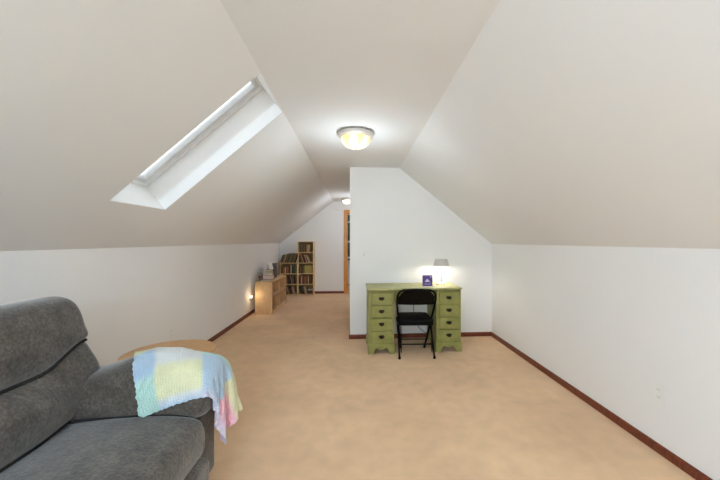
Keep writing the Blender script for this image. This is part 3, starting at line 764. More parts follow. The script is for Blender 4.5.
-839,1715,712,-825,1721,711,-811,1726,713,-798,1733,711,-785,1739,710,-771,1746,708,-759,1753,705,-746,1760,701,-735,1768,694,-724,1775,686,
-718,1782,674,-717,1788,660,-713,1795,648,-711,1802,635,-702,1806,624,-705,1812,610,-712,1812,597,-715,1817,584,-717,1822,570,-712,1827,557,
-712,1833,543,-712,1840,530,-716,1846,517,-715,1852,503,-710,1856,490,-704,1858,476,-698,1858,463,-692,1855,450,-685,1853,436,-679,1853,423,
-673,1854,409,-668,1856,395,-667,1861,381,-660,1863,368,-654,1865,355,-649,1868,341,-1048,1647,669,-1036,1652,674,-1023,1655,681,-1012,1654,691,
-1001,1665,692,-987,1669,696,-976,1668,706,-963,1674,709,-951,1683,708,-938,1685,716,-925,1693,714,-912,1699,716,-898,1703,719,-885,1710,718,
-871,1716,719,-858,1722,718,-844,1728,718,-830,1732,720,-817,1739,717,-804,1746,715,-791,1753,714,-778,1759,712,-765,1766,709,-752,1774,705,
-742,1781,698,-729,1788,692,-725,1794,679,-716,1801,669,-715,1808,655,-707,1813,644,-712,1816,630,-715,1821,616,-712,1826,603,-717,1830,590,
-711,1835,577,-712,1841,563,-715,1847,550,-714,1854,537,-710,1858,523,-703,1860,510,-697,1860,496,-691,1858,483,-684,1857,470,-678,1857,456,
-672,1859,442,-667,1862,428,-664,1865,414,-662,1870,400,-661,1874,386,-653,1875,373,-649,1879,360,-648,1883,345,-1056,1653,680,-1043,1657,686,
-1030,1661,692,-1017,1668,696,-1006,1669,706,-993,1674,709,-981,1683,709,-969,1684,719,-957,1694,717,-944,1697,722,-930,1703,724,-917,1711,724,
-904,1715,727,-891,1722,726,-877,1728,726,-863,1734,725,-849,1739,727,-837,1746,723,-824,1752,721,-810,1759,720,-797,1766,718,-784,1773,716,
-771,1780,714,-759,1787,710,-747,1794,704,-736,1801,697,-726,1808,687,-718,1814,676,-712,1820,664,-716,1823,650,-716,1829,636,-712,1834,623,
-717,1838,610,-711,1842,597,-714,1848,583,-714,1855,570,-709,1859,557,-703,1861,543,-696,1860,530,-690,1860,516,-683,1860,503,-677,1862,489,
-672,1864,475,-668,1867,462,-664,1871,447,-661,1875,433,-659,1879,419,-657,1883,405,-655,1888,391,-656,1890,376,-660,1889,362,-658,1894,348,
-1063,1663,690,-1050,1667,695,-1037,1671,702,-1024,1675,707,-1011,1683,709,-1000,1685,718,-986,1691,721,-973,1699,721,-961,1702,729,-950,1711,727,
-936,1715,732,-923,1722,733,-909,1727,735,-896,1734,734,-883,1740,733,-869,1745,735,-856,1752,731,-843,1759,729,-830,1766,726,-817,1772,724,
-804,1779,722,-791,1786,719,-778,1793,717,-765,1800,713,-753,1808,708,-742,1815,700,-732,1821,691,-721,1827,683,-720,1832,668,-713,1837,657,
-712,1843,643,-717,1847,629,-710,1849,617,-712,1856,603,-708,1861,590,-702,1862,577,-695,1862,563,-689,1863,550,-683,1865,536,-678,1867,522,
-673,1871,508,-670,1874,494,-667,1878,480,-666,1882,466,-664,1886,452,-664,1890,437,-665,1893,423,-666,1896,408,-667,1897,393,-669,1899,379,
-671,1900,364,-672,1899,349,-1070,1672,700,-1057,1676,706,-1044,1681,711,-1031,1686,716,-1018,1692,720,-1005,1699,720,-993,1704,727,-980,1709,731,
-966,1716,732,-954,1720,739,-942,1729,737,-928,1733,742,-915,1739,743,-902,1746,742,-888,1751,743,-875,1758,739,-862,1765,736,-849,1772,734,
-836,1779,731,-824,1786,728,-811,1793,725,-798,1800,722,-785,1807,719,-772,1814,715,-760,1821,711,-748,1828,704,-737,1835,697,-727,1841,688,
-719,1846,676,-713,1851,663,-717,1855,649,-709,1857,637,-708,1863,623,-702,1864,610,-696,1866,597,-690,1869,583,-685,1871,569,-680,1875,555,
-677,1878,541,-674,1882,527,-673,1885,513,-673,1889,498,-673,1892,484,-674,1895,469,-676,1896,454,-678,1897,439,-680,1896,425,-681,1896,410,
-682,1895,395,-683,1893,380,-685,1893,365,-686,1894,350,-1077,1682,709,-1064,1686,714,-1051,1693,716,-1038,1699,720,-1025,1705,723,-1012,1710,728,
-999,1718,729,-986,1723,733,-973,1728,739,-959,1733,742,-947,1738,748,-934,1746,747,-921,1751,751,-907,1757,751,-894,1764,747,-882,1771,745,
-869,1778,741,-856,1785,738,-843,1792,734,-830,1799,731,-818,1806,727,-805,1813,723,-792,1820,720,-780,1828,717,-767,1835,712,-755,1842,707,
-744,1848,699,-734,1854,689,-724,1860,680,-721,1864,666,-710,1867,657,-703,1870,643,-698,1873,629,-694,1876,616,-690,1879,602,-686,1883,588,
-683,1886,573,-681,1890,559,-681,1893,544,-683,1894,530,-685,1895,515,-686,1896,500,-688,1895,485,-689,1894,470,-690,1891,456,-691,1890,441,
-693,1889,426,-694,1888,411,-696,1888,396,-697,1888,382,-699,1888,367,-701,1890,352,-1084,1691,719,-1071,1697,722,-1058,1704,725,-1045,1710,728,
-1032,1717,730,-1019,1724,732,-1006,1729,736,-992,1736,738,-979,1741,742,-966,1746,747,-953,1751,752,-940,1756,758,-927,1762,760,-914,1770,756,
-901,1777,752,-888,1784,749,-876,1791,745,-863,1798,740,-850,1805,736,-838,1812,732,-825,1819,728,-813,1827,724,-800,1834,720,-787,1841,716,
-775,1848,713,-762,1855,708,-751,1862,701,-739,1868,692,-729,1874,683,-721,1878,672,-715,1881,658,-712,1883,644,-705,1887,631,-697,1891,618,
-693,1894,605,-691,1897,590,-692,1898,575,-694,1898,560,-696,1896,546,-698,1893,531,-699,1892,516,-701,1891,501,-702,1891,487,-704,1891,472,
-705,1891,457,-707,1892,442,-708,1893,427,-709,1894,413,-710,1894,398,-710,1896,383,-707,1901,369,-713,1899,356,-1092,1704,724,-1078,1711,725,
-1065,1717,728,-1052,1723,731,-1039,1730,734,-1026,1736,737,-1013,1742,741,-999,1747,746,-986,1751,751,-973,1755,757,-960,1762,760,-947,1769,760,
-934,1776,760,-921,1783,760,-908,1790,755,-895,1797,751,-883,1804,746,-870,1811,742,-858,1819,737,-845,1826,733,-833,1833,728,-820,1840,724,
-808,1847,720,-795,1854,716,-782,1862,713,-770,1869,708,-758,1876,701,-747,1882,693,-736,1887,684,-729,1891,671,-722,1894,658,-713,1898,647,
-704,1901,636,-702,1904,621,-703,1904,606,-705,1901,592,-707,1899,577,-709,1899,562,-711,1898,547,-712,1898,532,-713,1899,518,-714,1899,503,
-714,1901,488,-714,1903,473,-713,1904,458,-713,1906,443,-712,1907,429,-711,1909,414,-707,1910,399,-713,1911,386,-715,1914,371,-712,1914,357,
-1097,1712,736,-1084,1720,736,-1072,1729,734,-1059,1735,737,-1046,1741,741,-1033,1747,746,-1020,1751,751,-1007,1755,757,-994,1761,760,-980,1768,760,
-967,1775,760,-954,1782,760,-941,1789,760,-928,1796,760,-915,1804,756,-903,1811,752,-890,1818,747,-878,1825,742,-865,1832,737,-853,1839,733,
-840,1846,728,-828,1853,724,-815,1860,719,-803,1867,715,-790,1875,710,-778,1882,706,-766,1889,700,-754,1895,693,-743,1901,684,-733,1905,674,
-724,1909,663,-714,1912,652,-716,1911,637,-717,1909,622,-717,1910,607,-717,1911,592,-717,1911,577,-717,1912,562,-716,1913,548,-715,1913,533,
-714,1914,518,-709,1913,504,-711,1916,489,-710,1917,475,-710,1919,460,-709,1921,445,-708,1922,430,-707,1923,415,-706,1925,400,-702,1921,387,
-700,1919,372,-702,1925,359,-1100,1726,731,-1091,1732,742,-1078,1736,746,-1066,1746,746,-1053,1751,751,-1040,1755,757,-1027,1761,760,-1014,1768,760,
-1001,1775,760,-988,1782,760,-974,1789,760,-961,1796,760,-948,1803,760,-935,1810,760,-922,1817,760,-909,1824,755,-897,1831,750,-885,1838,745,
-872,1845,739,-860,1852,734,-848,1859,729,-835,1866,724,-823,1873,719,-811,1880,714,-798,1888,709,-786,1895,704,-774,1902,698,-762,1908,691,
-751,1914,683,-741,1918,672,-731,1923,662,-721,1926,651,-722,1925,636,-715,1925,623,-715,1925,608,-713,1926,593,-712,1926,578,-710,1926,564,
-707,1925,549,-704,1924,534,-701,1921,520,-701,1926,506,-700,1927,491,-699,1927,476,-697,1928,461,-696,1928,446,-694,1929,432,-693,1929,417,
-691,1930,402,-690,1930,387,-687,1926,373,-688,1931,359,-1108,1740,734,-1095,1746,738,-1086,1749,749,-1074,1755,756,-1061,1761,760,-1047,1768,760,
-1034,1775,760,-1021,1782,760,-1008,1789,760,-995,1796,760,-982,1803,760,-968,1810,760,-955,1817,760,-942,1824,760,-929,1831,760,-917,1837,753,
-905,1844,747,-893,1851,742,-881,1858,736,-868,1864,730,-856,1871,725,-844,1878,720,-832,1885,715,-819,1893,710,-807,1900,705,-795,1907,700,
-782,1914,695,-770,1921,688,-759,1927,680,-748,1932,670,-738,1936,660,-728,1939,649,-720,1940,636,-714,1940,623,-708,1939,609,-703,1937,595,
-700,1935,580,-697,1933,566,-693,1931,551,-690,1930,537,-687,1928,522,-686,1927,507,-685,1926,493,-683,1924,478,-682,1923,463,-681,1923,448,
-680,1923,433,-679,1923,418,-677,1925,404,-675,1928,389,-674,1934,375,-673,1931,361,-1115,1750,742,-1102,1756,746,-1089,1763,743,-1078,1769,750,
-1068,1774,760,-1055,1781,760,-1041,1788,760,-1028,1795,760,-1015,1802,760,-1002,1809,760,-989,1816,760,-976,1823,760,-963,1830,760,-949,1837,760,
-936,1844,760,-925,1850,753,-913,1857,745,-901,1864,739,-889,1870,734,-876,1877,728,-864,1884,723,-852,1891,718,-840,1898,712,-828,1905,707,
-815,1912,701,-803,1919,696,-791,1926,689,-779,1933,684,-768,1939,675,-757,1944,666,-747,1947,655,-738,1949,643,-730,1951,631,-724,1950,617,
-717,1950,604,-711,1949,590,-704,1949,577,-698,1948,564,-694,1947,549,-689,1945,535,-685,1944,521,-681,1942,507,-678,1940,492,-675,1937,478,
-672,1935,463,-669,1932,449,-668,1933,434,-670,1935,420,-663,1932,407,-660,1931,392,-658,1932,377,-657,1932,362,-1123,1763,746,-1110,1768,740,
-1099,1774,748,-1087,1781,754,-1075,1788,760,-1062,1795,760,-1049,1802,760,-1036,1809,760,-1022,1816,760,-1009,1823,760,-996,1830,760,-983,1837,760,
-970,1844,760,-957,1850,757,-944,1856,752,-931,1864,751,-920,1870,743,-909,1876,735,-897,1882,729,-885,1889,723,-873,1896,718,-861,1902,712,
-849,1909,706,-836,1916,701,-824,1923,695,-812,1930,690,-800,1937,684,-789,1943,677,-777,1950,670,-766,1955,660,-756,1959,650,-747,1961,638,
-738,1963,627,-730,1964,614,-723,1964,601,-715,1963,588,-711,1962,574,-706,1961,560,-702,1959,545,-697,1958,531,-693,1956,517,-689,1954,503,
-685,1953,489,-681,1951,474,-678,1949,460,-677,1945,446,-668,1948,434,-663,1948,420,-664,1947,406,-656,1946,393,-651,1945,379,-647,1943,365,
-1130,1774,739,-1118,1781,744,-1105,1787,745,-1093,1794,750,-1082,1801,758,-1069,1808,760,-1056,1815,760,-1043,1822,760,-1030,1829,760,-1016,1836,760,
-1003,1843,760,-990,1850,758,-977,1855,753,-964,1861,749,-951,1868,746,-938,1874,741,-927,1884,741,-915,1890,735,-905,1894,725,-893,1901,718,
-881,1908,713,-869,1915,708,-857,1921,703,-845,1928,697,-833,1934,690,-821,1941,684,-810,1947,677,-798,1954,671,-787,1959,662,-776,1965,654,
-766,1969,644,-756,1972,632,-748,1972,619,-742,1969,606,-734,1972,594,-726,1972,581,-725,1966,568,-721,1960,555,-716,1957,541,-712,1957,527,
-708,1956,513,-703,1956,498,-699,1955,484,-695,1954,470,-691,1955,456,-687,1956,441,-679,1957,429,-670,1962,418,-664,1962,404,-662,1960,390,
-656,1959,376,-651,1958,362,-1138,1787,740,-1125,1794,744,-1112,1801,745,-1099,1808,747,-1087,1815,753,-1076,1822,760,-1063,1829,760,-1050,1836,760,
-1037,1843,760,-1024,1850,760,-1011,1856,756,-998,1861,751,-985,1867,746,-971,1872,742,-959,1880,740,-946,1886,736,-934,1892,730,-923,1902,731,
-910,1909,726,-902,1913,714,-890,1920,709,-878,1926,703,-866,1932,696,-854,1939,691,-842,1946,685,-830,1952,678,-819,1957,670,-808,1964,664,
-797,1969,655,-786,1973,645,-776,1978,636,-767,1979,624,-758,1981,612,-749,1981,599,-746,1975,586,-738,1977,574,-730,1978,561,-728,1971,548,
-730,1962,536,-723,1966,523,-718,1967,509,-712,1968,495,-707,1968,481,-705,1965,467,-698,1969,454,-692,1970,440,-689,1969,426,-681,1971,413,
-675,1972,400,-669,1973,386,-666,1970,372,-662,1968,358,-1145,1801,740,-1132,1808,742,-1119,1814,744,-1106,1821,745,-1095,1828,752,-1082,1835,754,
-1070,1842,760,-1057,1849,760,-1044,1856,757,-1031,1861,753,-1018,1866,748,-1005,1873,744,-992,1879,741,-979,1884,735,-966,1892,735,-954,1897,729,
-941,1905,727,-929,1910,719,-918,1920,719,-906,1928,715,-898,1930,702,-886,1938,698,-874,1944,691,-863,1949,683,-851,1956,678,-840,1959,668,
-829,1967,663,-817,1973,656,-807,1974,645,-797,1980,636,-786,1983,626,-776,1988,616,-770,1984,603,-761,1986,591,-752,1987,579,-751,1980,565,
-743,1979,553,-735,1982,541,-733,1975,528,-737,1967,516,-731,1963,503,-725,1964,489,-722,1971,477,-717,1975,463,-710,1976,449,-704,1978,436,
-699,1980,422,-693,1980,409,-687,1980,395,-681,1981,381,-676,1981,367,-671,1979,353,-1152,1814,737,-1139,1821,739,-1126,1828,742,-1114,1834,748,
-1101,1841,746,-1090,1847,754,-1077,1853,752,-1064,1861,753,-1051,1866,748,-1038,1873,746,-1025,1879,742,-1012,1884,737,-999,1891,735,-986,1896,729,
-974,1904,729,-961,1909,723,-948,1915,719,-936,1924,717,-925,1928,708,-914,1938,707,-902,1945,702,-895,1946,689,-883,1954,685,-871,1960,678,
-860,1966,670,-849,1969,661,-837,1973,652,-827,1982,647,-818,1980,635,-807,1985,626,-797,1985,615,-788,1990,605,-778,1994,595,-773,1988,582,
-765,1988,570,-756,1993,558,-755,1986,545,-748,1982,532,-740,1987,520,-735,1980,508,-740,1973,495,-739,1964,483,-733,1963,470,-728,1968,456,
-724,1974,443,-719,1977,430,-713,1980,416,-707,1982,403,-701,1984,389,-695,1985,376,-689,1987,362,-683,1988,349,-1159,1828,735,-1147,1834,741,
-1134,1841,745,-1121,1846,740,-1110,1852,749,-1097,1858,745,-1084,1865,745,-1071,1873,746,-1058,1878,741,-1045,1884,738,-1032,1891,736,-1019,1896,730,
-1006,1903,729,-993,1908,723,-981,1916,723,-968,1922,719,-956,1926,711,-944,1934,709,-931,1942,706,-922,1944,695,-911,1954,693,-899,1961,687,
-892,1961,674,-880,1968,669,-869,1971,659,-858,1978,653,-847,1980,643,-836,1987,636,-824,1991,628,-818,1985,616,-808,1989,605,-798,1989,594,
-789,1995,584,-779,1999,573,-777,1990,561,-768,1991,549,-760,1998,538,-757,1991,524,-753,1986,511,-744,1989,499,-737,1986,487,-738,1977,475,
-745,1970,463,-741,1964,450,-735,1964,437,-729,1968,423,-725,1973,410,-720,1976,396,-714,1980,383,-709,1983,369,-703,1985,356,-697,1988,342,
-1167,1840,738,-1154,1848,741,-1141,1851,735,-1131,1857,744,-1117,1863,740,-1104,1870,739,-1091,1877,739,-1078,1885,739,-1065,1890,734,-1052,1896,731,
-1039,1903,729,-1026,1908,724,-1013,1915,723,-1001,1920,716,-988,1928,716,-976,1932,709,-963,1939,706,-951,1943,698,-939,1951,696,-927,1959,692,
-918,1958,680,-906,1963,673,-897,1975,670,-889,1974,657,-877,1981,651,-867,1980,641,-857,1988,634,-845,1989,624,-833,1990,615,-823,1997,607,
-819,1989,594,-809,1989,583,-799,1992,573,-791,1999,563,-781,2002,551,-780,1993,539,-771,1994,527,-765,2003,517,-759,1998,504,-757,1992,491,
-749,1989,478,-740,1990,466,-739,1982,454,-746,1976,442,-748,1968,430,-742,1964,417,-736,1965,403,-731,1968,390,-725,1971,376,-719,1974,363,
-714,1977,349,-709,1981,336,-1174,1854,737,-1161,1855,730,-1151,1862,738,-1137,1868,735,-1124,1874,733,-1111,1882,733,-1099,1889,733,-1086,1896,732,
-1072,1901,727,-1059,1907,724,-1046,1915,722,-1033,1921,719,-1020,1925,713,-1007,1933,712,-995,1936,705,-982,1944,704,-970,1947,695,-958,1955,692,
-946,1957,684,-934,1966,681,-922,1973,676,-914,1971,663,-902,1974,655,-895,1987,652,-887,1984,639,-875,1989,632,-865,1985,621,-855,1990,612,
-843,1989,603,-833,1997,595,-822,2001,585,-820,1993,573,-810,1992,562,-800,1995,551,-793,2003,541,-783,2005,530,-783,1996,518,-774,1997,506,
-769,2007,496,-761,2004,484,-758,1998,470,-752,1993,458,-743,1993,445,-739,1986,433,-747,1981,422,-752,1973,410,-750,1966,397,-744,1964,383,
-738,1967,370,-733,1971,357,-727,1973,343,-721,1974,329,-1180,1859,724,-1171,1866,733,-1158,1873,731,-1145,1879,728,-1132,1887,728,-1119,1894,727,
-1106,1901,726,-1093,1908,725,-1079,1913,720,-1066,1919,717,-1053,1925,713,-1040,1932,712,-1027,1936,705,-1015,1944,703,-1002,1946,696,-990,1955,696,
-977,1959,689,-965,1961,680,-953,1968,676,-941,1969,668,-930,1980,665,-918,1985,658,-913,1979,646,-900,1982,638,-895,1994,631,-884,1992,620,
-873,1994,611,-864,1989,600,-852,1988,591,-843,1998,584,-833,2003,574,-822,2005,564,-821,1996,552,-811,1994,541,-802,1997,530,-795,2007,520,
-786,2008,509,-786,1998,497,-777,1999,485,-773,2010,475,-764,2010,463,-758,2006,450,-755,1999,437,-748,1995,425,-740,1991,412,-746,1984,401,
-754,1979,389,-756,1970,377,-752,1964,364,-745,1963,351,-738,1963,337,-732,1965,324,-1191,1870,726,-1178,1877,725,-1165,1884,722,-1152,1891,723,
-1139,1899,722,-1126,1906,721,-1113,1913,719,-1100,1919,717,-1086,1925,713,-1073,1931,710,-1060,1936,705,-1047,1943,703,-1034,1946,696,-1022,1954,694,
-1009,1956,686,-997,1964,686,-985,1964,677,-973,1971,672,-961,1977,666,-949,1976,656,-938,1985,653,-925,1984,645,-914,1993,638,-908,1985,626,
-896,1986,618,-894,1998,609,-882,1996,599,-871,1998,590,-863,1990,581,-851,1992,572,-840,1995,563,-833,2005,553,-823,2008,543,-822,2000,531,
-813,1996,519,-803,2000,509,-797,2010,499,-788,2010,487,-789,2001,475,-779,2002,464,-776,2013,454,-767,2015,442,-760,2012,430,-753,2007,417,
-747,2002,405,-742,1996,392,-747,1989,380,-754,1983,368,-759,1976,356,-758,1968,343,-751,1964,331,-745,1960,318,-1197,1880,716,-1184,1888,716,
-1172,1896,716,-1159,1903,716,-1146,1911,715,-1133,1918,714,-1120,1924,711,-1106,1930,708,-1093,1936,705,-1080,1942,702,-1067,1946,696,-1054,1953,694,
-1042,1956,686,-1029,1963,685,-1016,1965,677,-1004,1973,675,-990,1977,670,-980,1975,659,-969,1983,654,-956,1986,647,-944,1983,639,-933,1990,632,
-920,1989,624,-910,1999,617,-906,1989,606,-895,1989,597,-892,2000,588,-880,1998,578,-869,1998,569,-860,1990,560,-848,1990,551,-839,1997,541,
-835,2008,532,-825,2012,522,-822,2003,510,-814,1999,498,-805,2003,487,-800,2013,478,-791,2013,466,-791,2003,454,-782,2005,443,-780,2016,433,
-771,2018,421,-763,2016,409,-755,2012,396,-749,2008,384,-745,2001,371,-748,1993,359,-755,1987,347,-761,1981,336,-761,1973,323,-756,1967,310,
-1204,1892,709,-1192,1900,709,-1179,1907,709,-1166,1915,709,-1153,1922,707,-1140,1929,705,-1127,1935,703,-1113,1940,699,-1100,1946,696,-1087,1951,692,
-1074,1958,689,-1061,1960,682,-1048,1967,679,-1035,1968,671,-1023,1976,668,-1010,1980,663,-997,1979,656,-985,1988,651,-976,1983,641,-964,1989,634,
-952,1985,626,-941,1992,620,-929,1989,611,-919,1998,604,-906,2000,596,-905,1990,585,-893,1990,576,-889,2001,566,-878,1999,557,-866,1997,548,
-857,1989,539,-846,1990,530,-840,2000,520,-836,2012,511,-826,2015,501,-823,2006,488,-816,2001,477,-806,2006,466,-802,2017,456,-793,2016,445,
-794,2006,433,-784,2007,421,-783,2020,412,-775,2020,400,-768,2013,388,-760,2014,376,-752,2012,363,-747,2006,350,-749,1998,338,-756,1992,326,
-764,1986,315,-764,1977,303,-1212,1903,702,-1199,1911,703,-1186,1919,702,-1173,1926,701,-1160,1933,699,-1147,1939,696,-1133,1945,693,-1120,1950,690,
-1107,1956,686,-1093,1960,681,-1080,1967,678,-1067,1970,673,-1054,1972,665,-1041,1978,662,-1028,1977,654,-1016,1985,650,-1004,1982,642,-992,1989,638,
-980,1995,632,-973,1987,622,-960,1987,613,-949,1994,607,-937,1990,599,-925,1994,591,-915,2003,584,-904,2001,575,-903,1990,564,-892,1991,554,
-887,2001,544,-875,1999,535,-864,1994,526,-855,1987,518,-844,1992,508,-842,2004,499,-838,2015,490,-828,2018,479,-825,2010,467,-817,2005,455,
-808,2008,445,-804,2020,435,-795,2018,423,-796,2009,412,-786,2010,400,-787,2023,391,-778,2021,380,-773,2012,368,-766,2009,356,-759,2012,343,
-751,2011,330,-751,2003,317,-759,1997,306,-764,1990,294,-1219,1915,695,-1206,1923,695,-1193,1930,693,-1180,1936,692,-1167,1943,690,-1153,1949,687,
-1140,1955,683,-1126,1960,680,-1113,1964,675,-1100,1970,672,-1087,1975,667,-1074,1975,660,-1061,1981,655,-1048,1985,649,-1035,1982,641,-1023,1989,637,
-1009,1989,630,-996,1987,623,-986,1997,618,-973,1999,612,-969,1990,601,-956,1989,594,-945,1995,586,-933,1992,578,-923,2001,571,-911,2007,563,
-902,2001,553,-902,1990,543,-891,1991,533,-884,2000,523,-873,1998,514,-863,1991,505,-852,1986,496,-844,1995,487,-844,2007,478,-839,2018,469,
-830,2021,458,-826,2013,446,-819,2008,434,-809,2011,423,-806,2023,414,-797,2021,402,-798,2011,390,-789,2014,379,-790,2026,370,-780,2024,359,
-777,2015,347,-772,2007,336,-765,2010,323,-758,2015,310,-755,2009,297,-756,2000,285,-1226,1926,688,-1213,1933,686,-1200,1940,684,-1186,1946,682,
-1173,1953,679,-1160,1958,676,-1146,1964,673,-1133,1967,668,-1120,1974,665,-1106,1978,660,-1093,1978,653,-1080,1984,648,-1067,1982,641,-1054,1989,636,
-1041,1991,630,-1028,1987,622,-1016,1992,616,-1003,1988,609,-991,1993,604,-980,2002,598,-967,2002,591,-964,1991,581,-952,1989,573,-941,1995,565,
-928,1996,557,-920,2006,550,-908,2010,542,-901,2001,532,-901,1990,521,-890,1991,512,-882,1999,502,-870,1996,493,-861,1988,484,-849,1986,475,
-845,1998,466,-845,2010,457,-841,2021,448,-831,2025,437,-828,2017,425,-821,2012,413,-811,2014,402,-808,2025,393,-799,2024,381,-800,2014,369,
-790,2016,358,-790,2028,349,-780,2027,338,-779,2017,327,-778,2008,315,-771,2011,302,-765,2019,291,-755,2015,281,-1232,1936,678,-1219,1943,677,
-1206,1950,674,-1193,1956,672,-1179,1961,669,-1166,1966,665,-1153,1972,661,-1139,1976,657,-1126,1980,652,-1112,1981,646,-1099,1986,641,-1086,1986,635,
-1072,1990,629,-1060,1986,622,-1047,1992,616,-1034,1992,609,-1022,1988,603,-1009,1993,596,-996,1991,590,-986,2001,584,-974,2007,578,-962,2001,570,
-960,1990,560,-947,1988,552,-937,1996,545,-927,2004,537,-916,2010,529,-904,2011,521,-901,2000,510,-900,1990,500,-889,1992,490,-879,1998,480,
-868,1993,472,-858,1985,463,-847,1989,454,-845,2000,445,-846,2012,436,-842,2023,427,-833,2029,417,-829,2022,404,-822,2016,392,-813,2016,381,
-810,2028,371,-801,2027,360,-801,2017,348,-790,2018,337,-791,2031,328,-780,2030,317,-781,2020,306,-784,2010,295,-775,2011,283,-767,2018,273,
-1239,1946,669,-1226,1953,667,-1213,1959,664,-1199,1964,661,-1186,1969,657,-1172,1974,653,-1158,1978,649,-1145,1980,643,-1131,1985,639,-1118,1988,634,
-1105,1985,627,-1092,1992,622,-1079,1994,616,-1067,1988,609,-1054,1992,602,-1041,1993,596,-1027,1992,589,-1014,1989,583,-1002,1994,576,-989,1996,570,
-980,2007,565,-967,2009,558,-959,2000,549,-955,1989,540,-943,1990,532,-933,1999,524,-923,2007,516,-913,2013,508,-901,2011,499,-900,2001,489,
-899,1990,479,-887,1991,469,-877,1995,459,-866,1990,451,-855,1984,442,-846,1991,433,-846,2003,424,-848,2015,415,-843,2026,406,-835,2033,396,
-828,2028,384,-823,2022,371,-814,2018,359,-812,2030,350,-801,2031,339,-800,2022,327,-790,2020,316,-791,2033,306,-780,2032,296,-784,2022,285,
-788,2012,274,-776,2007,266,-1245,1956,659,-1232,1962,656,-1219,1967,653,-1205,1972,649,-1192,1976,645,-1178,1980,640,-1164,1983,635,-1150,1984,630,
-1137,1989,625,-1124,1990,620,-1110,1991,614,-1097,1988,608,-1085,1996,602,-1072,1994,595,-1060,1989,588,-1047,1993,582,-1034,1993,575,-1021,1991,569,
-1008,1989,562,-995,1994,556,-984,2003,550,-974,2012,545,-961,2010,537,-958,1999,528,-951,1989,519,-938,1993,511,-929,2001,503,-921,2011,495,
-909,2015,487,-898,2011,478,-897,2001,468,-897,1990,457,-885,1988,448,-875,1992,438,-864,1985,430,-852,1984,421,-846,1994,412,-848,2006,403,
-849,2018,394,-844,2028,385,-837,2038,376,-826,2036,365,-826,2028,353,-820,2019,342,-813,2026,330,-808,2035,319,-802,2026,308,-796,2023,295,
-791,2034,285,-781,2033,274,-781,2022,264,-785,2011,254,-1252,1965,648,-1238,1970,645,-1225,1975,641,-1211,1979,637,-1197,1982,632,-1183,1985,627,
-1170,1985,621,-1156,1989,616,-1142,1989,611,-1129,1994,606,-1116,1994,600,-1104,1988,594,-1092,1995,588,-1078,1997,582,-1066,1993,575,-1053,1989,568,
-1041,1993,561,-1027,1992,555,-1014,1989,549,-1001,1993,542,-991,2001,536,-981,2011,531,-968,2014,524,-956,2009,516,-955,1998,507,-946,1990,498,
-934,1995,490,-927,2005,482,-918,2015,475,-906,2016,466,-895,2011,457,-894,2000,447,-894,1990,436,-883,1986,427,-872,1989,417,-862,1983,409,
-850,1986,399,-847,1997,390,-850,2009,382,-849,2021,373,-844,2031,364,-836,2040,355,-826,2040,344,-824,2031,333,-825,2021,321,-814,2023,311,
-814,2035,300,-805,2033,288,-800,2023,279,-794,2030,267,-786,2033,254,-776,2023,248,-1258,1973,637,-1244,1977,632,-1230,1981,628,-1217,1983,623,
-1203,1986,618,-1189,1987,613,-1175,1987,607,-1162,1991,602,-1148,1989,597,-1135,1995,592,-1121,1998,586,-1110,1991,580,-1096,1991,574,-1085,1999,568,
-1073,1995,561,-1060,1990,555,-1047,1992,548,-1034,1992,541,-1021,1989,535,-1008,1992,528,-997,2000,522,-988,2010,517,-975,2014,511,-962,2016,504,
-952,2008,495,-952,1997,485,-941,1991,477,-931,1999,469,-925,2010,462,-914,2017,454,-902,2017,445,-892,2011,436,-892,2000,425,-892,1990,415,
-882,1984,406,-870,1985,396,-859,1981,387,-849,1988,378,-849,2000,369,-852,2012,361,-848,2023,351,-840,2031,343,-836,2043,334,-826,2043,323,
-823,2034,312,-826,2023,301,-816,2023,290,-818,2035,280,-807,2033,269,-805,2024,258,-794,2021,248,-786,2029,238,-1264,1979,624,-1250,1983,619,
-1236,1985,614,-1222,1987,609,-1208,1988,604,-1195,1989,598,-1181,1991,593,-1167,1989,588,-1153,1992,583,-1139,1992,577,-1127,1999,572,-1114,1997,567,
-1102,1990,560,-1090,1995,554,-1078,2001,548,-1065,1996,541,-1054,1989,534,-1041,1991,527,-1027,1988,521,-1014,1990,515,-1003,1998,509,-994,2009,504,
-982,2015,497,-969,2015,490,-956,2016,483,-948,2007,474,-949,1996,464,-936,1994,456,-928,2003,448,-923,2015,441,-911,2019,433,-900,2016,424,
-889,2011,415,-889,2000,404,-889,1990,394,-880,1983,384,-868,1981,375,-856,1982,366,-849,1991,357,-852,2003,348,-853,2015,339,-844,2023,330,
-839,2034,321,-836,2045,312,-826,2045,302,-827,2035,291,-828,2024,280,-818,2024,269,-818,2035,259,-807,2036,248,-805,2025,238,-794,2019,229,
-1269,1983,610,-1256,1987,606,-1242,1988,600,-1228,1989,595,-1214,1989,590,-1200,1991,584,-1186,1991,579,-1172,1990,574,-1159,1992,568,-1145,1991,563,
-1133,1998,558,-1119,2001,553,-1108,1992,546,-1095,1991,540,-1083,1997,534,-1070,2002,528,-1060,1994,521,-1047,1989,514,-1034,1988,507,-1021,1989,501,
-1009,1996,495,-1001,2008,490,-989,2014,483,-976,2014,477,-963,2015,470,-950,2017,463,-945,2006,453,-945,1995,443,-932,1997,435,-926,2008,428,
-920,2019,420,-908,2020,411,-897,2016,402,-886,2011,393,-886,2000,383,-886,1989,372,-877,1982,363,-866,1980,354,-854,1983,345,-850,1994,336,
-853,2005,327,-851,2017,318,-842,2025,309,-839,2036,300,-837,2048,291,-826,2046,280,-830,2036,270,-830,2025,259,-820,2024,248,-818,2034,237,
-806,2037,229,-802,2026,219,-1275,1987,596,-1261,1990,592,-1247,1989,586,-1233,1990,581,-1219,1991,575,-1206,1992,570,-1192,1992,565,-1178,1991,559,
